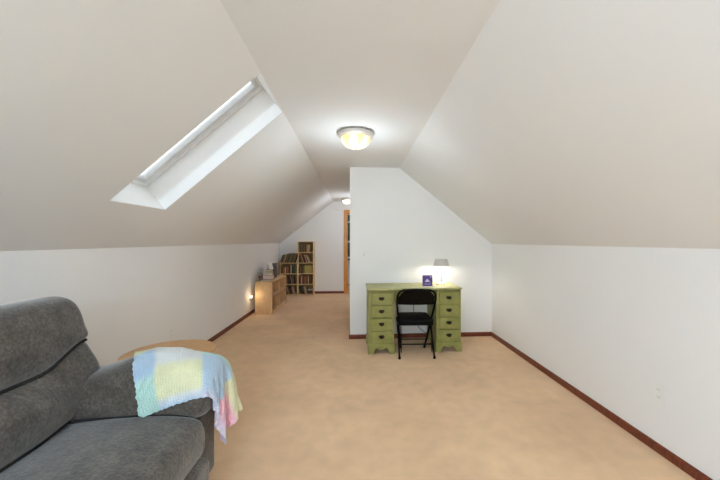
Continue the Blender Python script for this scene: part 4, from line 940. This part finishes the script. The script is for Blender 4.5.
-1164,1991,554,-1150,1990,549,-1137,1996,544,-1125,2002,539,-1112,1998,533,-1101,1990,526,-1089,1995,520,-1077,2001,514,-1063,2001,508,-1053,1993,500,
-1041,1988,494,-1028,1989,487,-1016,1995,481,-1008,2007,476,-996,2014,470,-983,2015,463,-970,2013,456,-957,2017,449,-944,2016,442,-946,2005,432,
-940,1995,422,-929,2001,415,-926,2013,407,-917,2022,399,-906,2018,390,-895,2014,381,-884,2011,372,-883,2000,362,-884,1989,351,-875,1981,342,
-863,1980,333,-853,1985,324,-851,1997,315,-854,2008,306,-850,2020,297,-841,2027,288,-840,2039,279,-837,2050,270,-827,2047,259,-830,2036,249,
-832,2026,238,-822,2024,227,-817,2035,218,-806,2037,208,-1280,1990,582,-1266,1994,578,-1253,1992,572,-1239,1991,567,-1225,1991,561,-1211,1991,556,
-1197,1992,550,-1183,1991,545,-1169,1991,540,-1156,1990,534,-1142,1994,529,-1131,2002,525,-1117,2002,519,-1107,1993,512,-1093,1990,506,-1083,1999,500,
-1070,2003,494,-1057,2000,487,-1047,1992,480,-1034,1988,473,-1022,1994,467,-1014,2005,462,-1003,2013,456,-990,2015,449,-977,2012,443,-965,2016,436,
-952,2021,429,-942,2015,421,-944,2004,411,-936,1996,402,-928,2006,394,-925,2019,387,-914,2023,378,-903,2018,369,-892,2014,360,-881,2010,351,
-882,2000,340,-881,1989,330,-873,1981,321,-861,1980,312,-852,1987,302,-853,1999,294,-855,2012,285,-846,2019,276,-843,2030,267,-842,2042,258,
-837,2052,249,-828,2047,238,-831,2037,227,-834,2026,217,-824,2029,206,-817,2038,197,
]
def blanket():
    NU, NV = 52, 48
    q = DRAPE
    P = [Vector((q[3*k]/1000, q[3*k+1]/1000, q[3*k+2]/1000)) for k in range(NU*NV)]
    # crocheted scallops along the hem
    def out(k, k2, amt): d = (P[k]-P[k2]); d.normalize(); P[k] = P[k] + d*amt
    for i in range(NU):
        a_ = 0.007 if i % 2 else -0.004
        out(i, i+NU, a_); out((NV-1)*NU+i, (NV-2)*NU+i, a_)
    for j in range(1, NV-1):
        a_ = 0.007 if j % 2 else -0.004
        out(j*NU, j*NU+1, a_); out(j*NU+NU-1, j*NU+NU-2, a_)
    bl_loc = Vector((-0.95, 1.80, 0.0))
    me = bpy.data.meshes.new('baby_blanket')
    F = [(j*NU+i, j*NU+i+1, (j+1)*NU+i+1, (j+1)*NU+i) for j in range(NV-1) for i in range(NU-1)]
    me.from_pydata([tuple(p-bl_loc) for p in P], [], F)
    uv = me.uv_layers.new(name='cloth')
    for l in me.loops:
        uv.data[l.index].uv = ((l.vertex_index % NU)/(NU-1), (l.vertex_index//NU)/(NV-1))
    for p in me.polygons: p.use_smooth = True
    me.materials.append(M_blanket)
    o = bpy.data.objects.new('baby_blanket', me); C.objects.link(o); o.location = bl_loc
    so = o.modifiers.new('thickness', 'SOLIDIFY'); so.thickness = 0.006; so.offset = 0.0
    sb = o.modifiers.new('subdivision', 'SUBSURF'); sb.levels = 1; sb.render_levels = 2
    return tag(o, 'pastel patchwork knitted baby blanket draped over the sofa arm', 'blanket')

def knit():
    m, nt, b = new_mat('pastel_knit')
    b.inputs['Roughness'].default_value = 0.95; b.inputs['Specular IOR Level'].default_value = 0.1; b.inputs['Sheen Weight'].default_value = 0.3
    uvn = nt.nodes.new('ShaderNodeUVMap'); uvn.uv_map = 'cloth'
    sp = nt.nodes.new('ShaderNodeSeparateXYZ'); nt.links.new(uvn.outputs['UV'], sp.inputs[0])
    def ramp(src, stops, interp='LINEAR'):
        r = nt.nodes.new('ShaderNodeValToRGB'); r.color_ramp.interpolation = interp
        e = r.color_ramp.elements
        while len(e) > 1: e.remove(e[-1])
        for k, (p, c) in enumerate(stops):
            el = e[0] if k == 0 else e.new(p)
            el.position = p; el.color = lin(c)
        nt.links.new(src, r.inputs['Fac']); return r.outputs['Color']
    def mixc(f, a, c):
        mx = nt.nodes.new('ShaderNodeMix'); mx.data_type = 'RGBA'
        nt.links.new(f, mx.inputs['Factor']); nt.links.new(a, mx.inputs[6]); nt.links.new(c, mx.inputs[7]); return mx.outputs[2]
    def step(src, p, wd=0.012):
        mr = nt.nodes.new('ShaderNodeMapRange'); mr.inputs['From Min'].default_value = p-wd; mr.inputs['From Max'].default_value = p+wd
        nt.links.new(src, mr.inputs['Value']); return mr.outputs['Result']
    U, V = sp.outputs['X'], sp.outputs['Y']
    GRN, BLU, YEL, LAV, WHT, PNK = (182,216,206), (176,200,222), (222,222,184), (204,202,220), (216,220,220), (236,184,200)
    UB = (0.125, 0.40, 0.70)
    colA = ramp(V, [(0.0,GRN),(0.22,GRN),(0.28,BLU),(0.50,BLU),(0.54,YEL),(0.72,YEL),(0.76,GRN),(1.0,GRN)])
    colB = ramp(V, [(0.0,BLU),(0.05,WHT),(0.08,YEL),(0.27,YEL),(0.33,WHT),(0.55,WHT),(0.60,LAV),(0.80,LAV),(0.85,YEL),(1.0,YEL)])
    colC = ramp(V, [(0.0,LAV),(0.08,BLU),(0.34,BLU),(0.42,GRN),(0.60,GRN),(0.66,YEL),(1.0,YEL)])
    colD = ramp(V, [(0.0,LAV),(0.10,PNK),(0.24,PNK),(0.28,YEL),(0.50,YEL),(0.56,LAV),(0.80,LAV),(0.85,PNK),(1.0,PNK)])
    c = mixc(step(U, UB[0]), colA, colB); c = mixc(step(U, UB[1]), c, colC); c = mixc(step(U, UB[2]), c, colD)
    # waffle stitches
    mp = nt.nodes.new('ShaderNodeMapping'); mp.inputs['Scale'].default_value = (62, 62, 1); nt.links.new(uvn.outputs['UV'], mp.inputs['Vector'])
    vo = nt.nodes.new('ShaderNodeTexVoronoi'); vo.inputs['Scale'].default_value = 1.0; vo.inputs['Randomness'].default_value = 0.35; nt.links.new(mp.outputs['Vector'], vo.inputs['Vector'])
    ns = nt.nodes.new('ShaderNodeTexNoise'); ns.inputs['Scale'].default_value = 7; nt.links.new(uvn.outputs['UV'], ns.inputs['Vector'])
    mr = nt.nodes.new('ShaderNodeMapRange'); mr.inputs['From Min'].default_value = 0.3; mr.inputs['From Max'].default_value = 0.7; mr.inputs['To Min'].default_value = 0.9; mr.inputs['To Max'].default_value = 1.05
    nt.links.new(ns.outputs['Fac'], mr.inputs['Value'])
    mx = nt.nodes.new('ShaderNodeMix'); mx.data_type = 'RGBA'; mx.blend_type = 'MULTIPLY'; mx.inputs['Factor'].default_value = 1
    nt.links.new(c, mx.inputs[6]); nt.links.new(mr.outputs['Result'], mx.inputs[7]); nt.links.new(mx.outputs[2], b.inputs['Base Color'])
    bp = nt.nodes.new('ShaderNodeBump'); bp.invert = True; bp.inputs['Strength'].default_value = 0.8; bp.inputs['Distance'].default_value = 0.008
    nt.links.new(vo.outputs['Distance'], bp.inputs['Height']); nt.links.new(bp.outputs['Normal'], b.inputs['Normal'])
    return m
M_blanket = knit()
blanket()
#ENDBLANKET#

# ------------------------------------------------------------- low cube shelf
SX0, SX1, SY0, SY1, SH = -1.815, -1.512, 6.11, 7.33, 0.586
cs = thing('cube_shelf', 'low pale maple cube shelf standing against the left wall', 'shelf', (SX0, SY0, 0))
w, l, th = SX1-SX0, SY1-SY0, 0.02
mb = MB(); mb.box(0, w, 0, l, SH-th, SH); mb.build('top_panel', M_maple, cs, bevel=0.002)
for y in (0, l-th):
    mb = MB(); mb.box(0, w, y, y+th, 0, SH-th-0.0003); mb.build('side_panel', M_maple, cs, bevel=0.002)
mb = MB(); mb.box(0.004, w-0.004, l/2-th/2, l/2+th/2, 0.05, SH-th-0.0003); mb.build('divider', M_maple, cs)
mb = MB(); mb.box(0, 0.008, th+0.0003, l-th-0.0003, 0.0, SH-th-0.0003); mb.build('back_panel', M_maple, cs)
for (a, b_) in ((th+0.0003, l/2-th/2-0.0003), (l/2+th/2+0.0003, l-th-0.0003)):
    mb = MB(); mb.box(0.0085, w-0.006, a, b_, 0.31, 0.328); mb.build('shelf_board', M_maple, cs)
mb = MB(); mb.box(0.0085, w-0.006, th+0.0003, l-th-0.0003, 0.03, 0.0495); mb.box(w-0.03, w-0.012, th+0.0003, l-th-0.0003, 0, 0.03); mb.build('bottom_board', M_maple, cs)

# ----------------------------------------------------------------- books
book_mats = {}
COL = {'dark brown': (72,50,32), 'chocolate brown': (98,68,44), 'olive brown': (112,92,52), 'tan': (184,150,102), 'black': (26,22,20),
       'maroon': (96,36,28), 'red brown': (126,62,36), 'rust orange': (184,98,52), 'dark green': (44,58,30), 'olive green': (104,102,58),
       'cream': (214,196,158), 'mustard yellow': (178,158,72), 'dusty pink': (204,158,132), 'grey': (112,106,98), 'white': (226,220,208)}
def bmat(c):
    if c not in book_mats: book_mats[c] = simple('book_cover_' + c.replace(' ', '_'), COL[c], 0.55, var=0.25, scale=30)
    return book_mats[c]
ORD = ['first','second','third','fourth','fifth','sixth','seventh','eighth','ninth','tenth','eleventh','twelfth','thirteenth','fourteenth']
def book_mesh(w, h, d, col):
    """cover boards and spine facing -Y, page block between; lower right front corner at the origin, thickness along -X"""
    mb = MB(); t = min(0.003, w*0.12)
    mb.prism([(-w,d),(-w,0.002),(-w+0.002,0),(-0.002,0),(0,0.002),(0,d),(-t,d),(-t,t),(-w+t,t),(-w+t,d)], 'z', 0, h, 0)
    mb.box(-w+t, -t, t, d-0.004, 0.003, h-0.003, 1)
    return mb
def put_row(x0, z, yf, spec, where, group, ymax=0.17):
    """spec entries: (thickness, height, colour, lean in degrees; positive leans to the right)"""
    x = x0; prev = 0.0
    for i, (w_, h_, col, lean) in enumerate(spec):
        a = math.radians(lean)
        if i and lean != prev:
            # make room where the lean changes
            if lean > prev: x += 0.004 + h_*0.0
            if lean < prev: x += h_*abs(math.sin(math.radians(prev)))*0.0 + 0.006
        dx = w_/math.cos(a)
        depth = ymax - random.uniform(0, 0.03)
        mb = book_mesh(w_, h_, depth, col)
        o = mb.build('book', [bmat(col), M_paper])
        o.rotation_euler = (0, a, 0)
        if a >= 0:   # leaning right: lowest corner is the lower right one
            o.location = (x+dx, yf+random.uniform(0.0, 0.02), z+0.0006)
        else:        # leaning left: lowest corner is the lower left one
            o.location = (x+w_*math.cos(a), yf+random.uniform(0.0, 0.02), z+0.0006+w_*math.sin(-a))
        tag(o, f'{col} book, {ORD[i]} from the left {where}', 'book', group)
        x += dx + 0.0008; prev = lean
    return x

CY0, CY1 = 8.185, 8.435
RX0, RX1 = -1.412, -1.030
LX0, LX1 = -1.838, -1.416
CELL, TT = 0.2605, 0.016
def bookcase(x0, x1, n, label):
    b = thing('bookcase', label, 'bookcase', ((x0+x1)/2, (CY0+CY1)/2, 0))
    OF = ((x0+x1)/2, (CY0+CY1)/2, 0)
    H = n*CELL + TT
    for x in (x0, x1-TT):
        mb = MB(); mb.box(x, x+TT, CY0, CY1, 0, H-TT-0.0003 ); mb.build('side_panel', M_pine, b, off=OF)
    mb = MB(); mb.box(x0, x1, CY0-0.002, CY1, H-TT, H); mb.build('top_panel', M_pine, b, off=OF)
    for k in range(n):
        z = k*CELL + (0.012 if k == 0 else 0)
        mb = MB(); mb.box(x0+TT+0.0003, x1-TT-0.0003, CY0+0.002, CY1-0.008, z, z+TT); mb.build('shelf_board', M_pine, b, off=OF)
    mb = MB(); mb.box(x0+TT+0.0003, x1-TT-0.0003, CY1-0.0075, CY1, 0.0, H-TT-0.0003); mb.build('back_panel', M_pineback, b, off=OF)
    return b
bookcase(RX0, RX1, 5, 'tall five tier pine bookcase full of books against the far wall')
bookcase(LX0, LX1, 3, 'shorter three tier pine bookcase in the far corner behind the cube shelf')
G1, G2 = 'books in the tall bookcase', 'books on the shorter bookcase'
yb = CY0+0.012
def zt(k): return k*CELL + TT + (0.012 if k == 0 else 0)
xr = RX0+TT+0.004
put_row(xr, zt(4), yb, [(.030,.205,'olive brown',0),(.026,.200,'dark brown',0),(.032,.208,'olive brown',0),(.028,.205,'dark brown',0),(.030,.200,'olive brown',0),(.034,.196,'dark brown',0),(.042,.190,'tan',0),(.036,.180,'tan',0),(.024,.165,'olive brown',0)], 'on the top shelf of the tall bookcase', G1)
put_row(xr+0.075, zt(3), yb, [(.026,.205,'chocolate brown',-19),(.022,.215,'tan',-19),(.026,.21,'maroon',-19),(.026,.205,'dark brown',-19),(.026,.21,'dusty pink',-19),(.024,.195,'olive brown',-19),(.018,.20,'cream',-19),(.022,.19,'tan',-19)], 'leaning on the second shelf of the tall bookcase', G1)
put_row(xr, zt(2), yb, [(.028,.19,'dark brown',0),(.026,.195,'olive brown',0),(.030,.18,'dark brown',0),(.024,.19,'chocolate brown',0),(.030,.205,'olive green',0),(.150,.205,'mustard yellow',0),(.030,.19,'tan',0)], 'on the middle shelf of the tall bookcase', G1)
put_row(xr, zt(1), yb, [(.030,.21,'dark brown',0),(.024,.205,'red brown',0),(.022,.20,'cream',0),(.030,.205,'red brown',0),(.026,.21,'dark brown',0),(.028,.195,'rust orange',0),(.026,.20,'olive brown',0),(.030,.205,'red brown',0),(.018,.20,'cream',0),(.028,.21,'dark brown',0),(.030,.20,'red brown',0)], 'on the fourth shelf of the tall bookcase', G1)
put_row(xr+0.055, zt(0), yb, [(.030,.19,'dark green',-14),(.026,.195,'dark brown',-14),(.030,.20,'dark green',-14),(.024,.185,'tan',-14),(.020,.18,'cream',-14)], 'leaning on the bottom shelf of the tall bookcase', G1)
# flat pile at the right of the bottom shelf
zz = zt(0)+0.0005
for i, (w_, h_, col) in enumerate([(.032,.130,'chocolate brown'),(.030,.128,'maroon'),(.028,.122,'dark brown'),(.020,.118,'white')]):
    mb = MB(); t_ = 0.003
    mb.box(0, h_, 0, 0.15, 0, t_); mb.box(0, h_, 0, 0.15, w_-t_, w_); mb.box(0, h_, 0, t_, t_, w_-t_); mb.box(0.002, h_-0.002, t_, 0.146, t_, w_-t_, 1)
    o = mb.build('book', [bmat(col), M_paper]); o.location = (RX1-TT-0.012-h_, yb+0.01, zz); zz += w_+0.0005
    tag(o, f'{col} book lying flat, {["lowest","second up","third up","topmost"][i]} in the pile in the tall bookcase', 'book', G1)
xl = LX0+0.012
ztop = 3*CELL+TT
put_row(LX0-0.012, ztop, yb, [(0.028,0.190,'olive brown',17),(0.024,0.200,'dark brown',17),(0.028,0.205,'olive green',17),(0.026,0.210,'tan',17),(0.024,0.220,'dark brown',17),(0.028,0.225,'olive brown',17),(0.026,0.230,'black',17),(0.030,0.235,'olive green',17),(0.028,0.230,'olive brown',17),(0.032,0.235,'dark brown',17),(0.028,0.230,'olive brown',17),(0.032,0.225,'chocolate brown',17)], 'leaning on top of the shorter bookcase', G2)
xl = LX0+TT+0.004
put_row(xl, zt(2), yb, [(.030,.15,'dark green',0),(.028,.15,'grey',0),(.030,.155,'rust orange',0),(.024,.15,'cream',0),(.030,.155,'red brown',0),(.028,.16,'rust orange',0),(.030,.20,'black',0),(.024,.20,'maroon',0),(.018,.20,'cream',0),(.052,.205,'dark green',0),(.036,.20,'dark green',0),(.028,.195,'olive green',0)], 'on the upper shelf of the shorter bookcase', G2)
put_row(xl+0.050, zt(1), yb, [(.028,.20,'dark brown',-10),(.030,.205,'black',-10),(.026,.20,'chocolate brown',-10),(.024,.20,'tan',-10),(.030,.205,'dark brown',-10),(.028,.205,'maroon',-10),(.026,.20,'black',-10),(.018,.195,'cream',-10),(.030,.20,'dark brown',-10),(.028,.19,'chocolate brown',-10)], 'leaning on the middle shelf of the shorter bookcase', G2)
put_row(xl+0.055, zt(0), yb, [(.028,.19,'dark brown',-14),(.030,.195,'black',-14),(.028,.19,'maroon',-14),(.024,.195,'dark brown',-14),(.024,.19,'tan',-14),(.030,.195,'chocolate brown',-14),(.028,.19,'dark brown',-14),(.026,.185,'black',-14),(.040,.18,'dusty pink',-14)], 'leaning on the bottom shelf of the shorter bookcase', G2)

# ------------------------------------------------ things on and in the cube shelf
def flat_book(x0, x1, y0, y1, z, h, col, label, group=None):
    mb = MB(); t_ = 0.003
    mb.box(x0,x1,y0,y1,0,t_); mb.box(x0,x1,y0,y1,h-t_,h); mb.box(x0,x0+t_,y0,y1,t_,h-t_); mb.box(x0+t_,x1-0.003,y0+0.003,y1-0.003,t_,h-t_,1)
    cx, cy = (x0+x1)/2, (y0+y1)/2
    o = mb.build('book', [bmat(col), M_paper], off=(cx,cy,0)); o.location = (cx,cy,z)
    return tag(o, label, 'book', group)
ZS = SH+0.0005
flat_book(-1.745,-1.545, 6.20,6.40, ZS, 0.030, 'maroon', 'thin maroon book lying flat under the pale pink box on the cube shelf')
M_palepink = simple('pale_pink_card', (222,196,186), 0.7, var=0.05)
t = thing('storage_box', 'small pale pink box on the near end of the cube shelf', 'box', (-1.632, 6.31, ZS+0.0305))
mb = MB(); mb.box(-0.080,0.080,-0.07,0.07,0,0.045); mb.build('body', M_palepink, t, bevel=0.003)
mb = MB(); mb.box(-0.083,0.083,-0.073,0.073,0.0455,0.066); mb.build('lid', M_palepink, t, bevel=0.003)
cols = ['olive green','grey','dark green','dark brown','black']
z = ZS
for i, (c_, h_) in enumerate(zip(cols, (0.055,0.026,0.045,0.030,0.034))):
    flat_book(-1.755+0.004*i, -1.610-0.006*i, 6.52, 6.66, z, h_, c_, f'{c_} book lying flat, {["lowest","second up","middle","second from top","topmost"][i]} of the stack on the cube shelf', 'book stack on the cube shelf'); z += h_+0.0006
M_card = simple('white_card', (232,228,222), 0.7)
mb = MB()
mb.prism([(-0.055,0),(-0.05,0),(0.003,0.125),(0.0,0.13),(-0.003,0.125)], 'x', -0.045, 0.045); mb.prism([(0.055,0),(0.05,0),(0.0035,0.124),(0.0012,0.13)], 'x', -0.045, 0.045)
o = mb.build('folded_card', M_card); o.location = (-1.675, 6.59, z); o.rotation_euler = (0,0,0.9); tag(o, 'white folded card standing on the stack of books on the cube shelf', 'card')
M_slate = simple('slate_grey_card', (92,86,86), 0.7, var=0.1)
t = thing('magazine_file', 'dark grey upright file box on the cube shelf behind the book stack', 'file box', (-1.685, 6.86, ZS))
mb = MB()
mb.box(-0.062,-0.058,-0.12,0.12,0.0,0.30); mb.box(0.058,0.062,-0.12,0.12,0.0,0.30); mb.box(-0.0578,0.0578,-0.12,-0.116,0,0.30); mb.box(-0.0578,0.0578,0.116,0.12,0,0.18); mb.box(-0.0578,0.0578,-0.1158,0.1158,0,0.004)
mb.build('case', M_slate, t)
mb = MB(); mb.box(-0.05,0.05,-0.11,0.11,0.0045,0.27); mb.build('papers', M_card, t)
M_wicker = simple('brown_wicker', (128,104,88), 0.8, var=0.4, scale=70, bump=0.8, bscale=90)
t = thing('wicker_basket', 'small brown basket beside the pale pink box on the cube shelf', 'basket', (-1.762, 6.28, ZS))
mb = MB(); mb.lathe([(0,0),(0.030,0),(0.040,0.05),(0.037,0.085),(0.041,0.09),(0.038,0.096),(0.031,0.085),(0.031,0.01),(0,0.01)], seg=24); mb.build('body', M_wicker, t, smooth=True)
mb = MB(); mb.tube([(0.036*math.cos(PI*i/12), 0, 0.094+0.05*math.sin(PI*i/12)) for i in range(13)], 0.005, 8); mb.build('handle', M_wicker, t, smooth=True)
# in the open cubbies
def up_book(x1, y, z, w_, h_, d_, col, label):
    mb = MB(); t_ = 0.003
    mb.box(-d_,0,0,t_,0,h_); mb.box(-d_,0,w_-t_,w_,0,h_); mb.box(-t_,0,t_,w_-t_,0,h_); mb.box(-d_+0.003,-t_,t_,w_-t_,0.003,h_-0.003,1)
    o = mb.build('book', [bmat(col), M_paper]); o.location = (x1, y, z); return tag(o, label, 'book', 'books inside the cube shelf')
y = SY0+0.03
for i, (c_, w_, h_) in enumerate([('red brown',.035,.22),('maroon',.03,.20),('tan',.04,.21),('dusty pink',.03,.20),('red brown',.035,.19)]):
    up_book(SX1-0.03, y, 0.0503, w_, h_, 0.2, c_, f'{c_} book, {ORD[i]} from the near end in the low near cubby'); y += w_+0.001
y = SY0+0.03
for i, (c_, w_, h_) in enumerate([('tan',.05,.20),('olive brown',.04,.18)]):
    up_book(SX1-0.05, y, 0.3285, w_, h_, 0.2, c_, f'{c_} book, {ORD[i]} from the near end in the high near cubby'); y += w_+0.001

# ------------------------------------------------- beyond the doorway
t = thing('low_cabinet', 'low white cabinet under the window beyond the doorway', 'cabinet', (-0.10, 10.25, 0))
mb = MB(); mb.box(-0.45,0.45,-0.17,0.17,0.06,0.60); mb.box(-0.43,0.43,-0.15,0.16,0,0.06); mb.build('body', M_white, t, bevel=0.004)
mb = MB(); mb.box(-0.47,0.47,-0.19,0.18,0.6003,0.625); mb.build('top_panel', M_white, t, bevel=0.004)
for s in (-1, 1):
    mb = MB(); mb.box(s*0.225-0.215, s*0.225+0.215, -0.188, -0.1705, 0.08, 0.585); d = mb.build('door', M_white, t, bevel=0.004)
    mb = MB(); mb.lathe([(0,0),(0.012,0),(0.014,0.012),(0,0.018)], seg=14); bmesh.ops.rotate(mb.bm, verts=mb.bm.verts, cent=(0,0,0), matrix=Matrix.Rotation(PI/2,3,'X')); bmesh.ops.translate(mb.bm, verts=mb.bm.verts, vec=(s*0.04,-0.1885,0.36)); mb.build('knob', M_dark, d, smooth=True)
# trees outside
M_leaf = simple('conifer_needles', (34,58,28), 0.8, scale=9, rgb2=(18,36,17))
M_bark = simple('bark', (84,64,48), 0.9, var=0.3, scale=12)
M_grass = simple('lawn', (86,110,58), 0.95, var=0.3, scale=3)
mb = MB(); mb.box(-30, 30, 12, 50, -3.2, -3.0)
struct(mb.build('ground', M_grass), 'lawn outside below the far window', 'ground')
for i, (x, y, h, lab) in enumerate([(-0.5, 15.5, 5.7, 'broad dark green conifer outside, filling most of the far window'), (5.4, 17.5, 5.9, 'tall dark green conifer outside right of the far window'), (-6.6, 18.0, 6.0, 'dark green conifer outside farther left behind the window')]):
    t = thing('conifer_tree', lab, 'tree', (x, y, -3.0), i*1.1, 'conifers outside the far window')
    mb = MB(); mb.tube([(0,0,0),(0,0,h*0.95)], [0.14,0.02], 10); mb.build('trunk', M_bark, t, smooth=True)
    mb = MB()
    rnd = random.Random(i)
    for k in range(900):
        f = rnd.random()**0.8; z = 0.5+(h-0.5)*f; R0 = 2.3*(1-f)+0.25
        a = rnd.random()*2*PI; L = R0*(0.75+0.4*rnd.random())
        c, s = math.cos(a), math.sin(a); wd = 0.16+0.10*rnd.random()
        p0 = Vector((0.06*c,0.06*s,z)); p1 = Vector((L*0.55*c,L*0.55*s,z-0.10*L)); p2 = Vector((L*c,L*s,z-0.42*L)); sd = Vector((-s,c,0))*wd
        v = [mb.bm.verts.new(q) for q in (p0, p1+sd, p2, p1-sd, p1+Vector((0,0,0.12)))]
        mb.face([v[0],v[1],v[4]]); mb.face([v[1],v[2],v[4]]); mb.face([v[2],v[3],v[4]]); mb.face([v[3],v[0],v[4]])
        mb.face([v[0],v[3],v[2],v[1]])
    mb.build('foliage', M_leaf, t)

# ------------------------------------------------------------------ light
w = bpy.data.worlds.new('overcast_sky'); scene.world = w; w.use_nodes = True
bg = w.node_tree.nodes['Background']
tc = w.node_tree.nodes.new('ShaderNodeTexCoord'); sx = w.node_tree.nodes.new('ShaderNodeSeparateXYZ')
rp = w.node_tree.nodes.new('ShaderNodeValToRGB')
w.node_tree.links.new(tc.outputs['Generated'], sx.inputs[0]); w.node_tree.links.new(sx.outputs['Z'], rp.inputs['Fac'])
rp.color_ramp.elements[0].position = 0.0; rp.color_ramp.elements[0].color = (0.92,0.96,1.0,1)
rp.color_ramp.elements[1].position = 1.0; rp.color_ramp.elements[1].color = (0.93,0.96,1.0,1)
w.node_tree.links.new(rp.outputs['Color'], bg.inputs['Color'])
bg.inputs['Strength'].default_value = 1.3

def area(name, loc, rot, sx_, sy_, power, col=(1,1,1), portal=False):
    l = bpy.data.lights.new(name, 'AREA'); l.shape = 'RECTANGLE'; l.size = sx_; l.size_y = sy_; l.energy = power; l.color = col
    if portal: l.cycles.is_portal = True
    o = bpy.data.objects.new(name, l); C.objects.link(o); o.location = loc; o.rotation_euler = rot
    return o
# daylight portals just outside the three windows
area('portal_back_window', ((WX0+WX1)/2, YB-0.16, 1.15), (PI/2, 0, 0), WX1-WX0, 1.3, 1, portal=True).rotation_euler = (PI/2, 0, 0)
bpy.data.objects['portal_back_window'].rotation_euler = (-PI/2, 0, PI)
c = ML @ Vector(((S0+S1)/2, (Y0+Y1)/2, 0.32)); nrm = (ML.to_3x3() @ Vector((0,0,-1)))
o = area('portal_skylight', c, (0,0,0), S1-S0, Y1-Y0, 1, portal=True)
q = Matrix.Identity(4); q.col[0] = ML.col[0]; q.col[2] = Vector((*(-nrm), 0)); q.col[1] = Vector((*( (-nrm).cross(ML.to_3x3().col[0])), 0)); o.rotation_euler = q.to_euler()
o = area('portal_far_window', ((NX0+NX1)/2, YN+0.16, 1.43), (PI/2, 0, PI), NX1-NX0, NZ1-NZ0, 1, portal=True)
o.rotation_euler = (-PI/2, 0, 0)

def point(name, loc, power, col, r=0.02):
    l = bpy.data.lights.new(name, 'POINT'); l.energy = power; l.color = col; l.shadow_soft_size = r
    o = bpy.data.objects.new(name, l); C.objects.link(o); o.location = loc; return o
point('desk_lamp_bulb', (1.113, 4.24, DT+0.255), 6.2, (1.0,0.91,0.78), 0.02)
point('unseen_fill_light', (-0.50, -1.70, 1.66), 158.0, (0.65,0.835,1.0), 0.08)  # fill from the added lamp behind the camera
point('ceiling_bulb', (0.0, 3.06, CZ-0.48), 9.0, (0.76,0.89,1.0), 0.05)
point('hall_bulb', (-0.20, 7.30, CZ-0.50), 5.0, (0.86,0.92,1.0), 0.05)
point('added_hall_fill', (0.45, 7.40, CZ-0.55), 6.5, (0.84,0.92,1.0), 0.06)  # fill for the hall from the extra unseen fixture
point('night_bulb', (XL+0.115, 6.00, 0.345), 0.50, (1.0,0.78,0.5), 0.012)

# ----------------------------------------------------------------- camera
cam = bpy.data.cameras.new('camera'); co = bpy.data.objects.new('camera', cam); C.objects.link(co)
co.location = (0, 0, 1.33); co.rotation_euler = (PI/2, 0, math.radians(-4.2))
cam.sensor_width = 36; cam.lens = 36*330/720; cam.shift_x = -20/720; cam.shift_y = 1/720
cam.clip_start = 0.02; cam.clip_end = 200
scene.camera = co
scene.view_settings.view_transform = 'Standard'; scene.view_settings.look = 'None'
scene.view_settings.gamma = 1; scene.view_settings.exposure = 0.24; scene.view_settings.use_curve_mapping = False
scene.cycles.use_denoising = True
scene.cycles.max_bounces = 16; scene.cycles.diffuse_bounces = 10; scene.cycles.transparent_max_bounces = 16
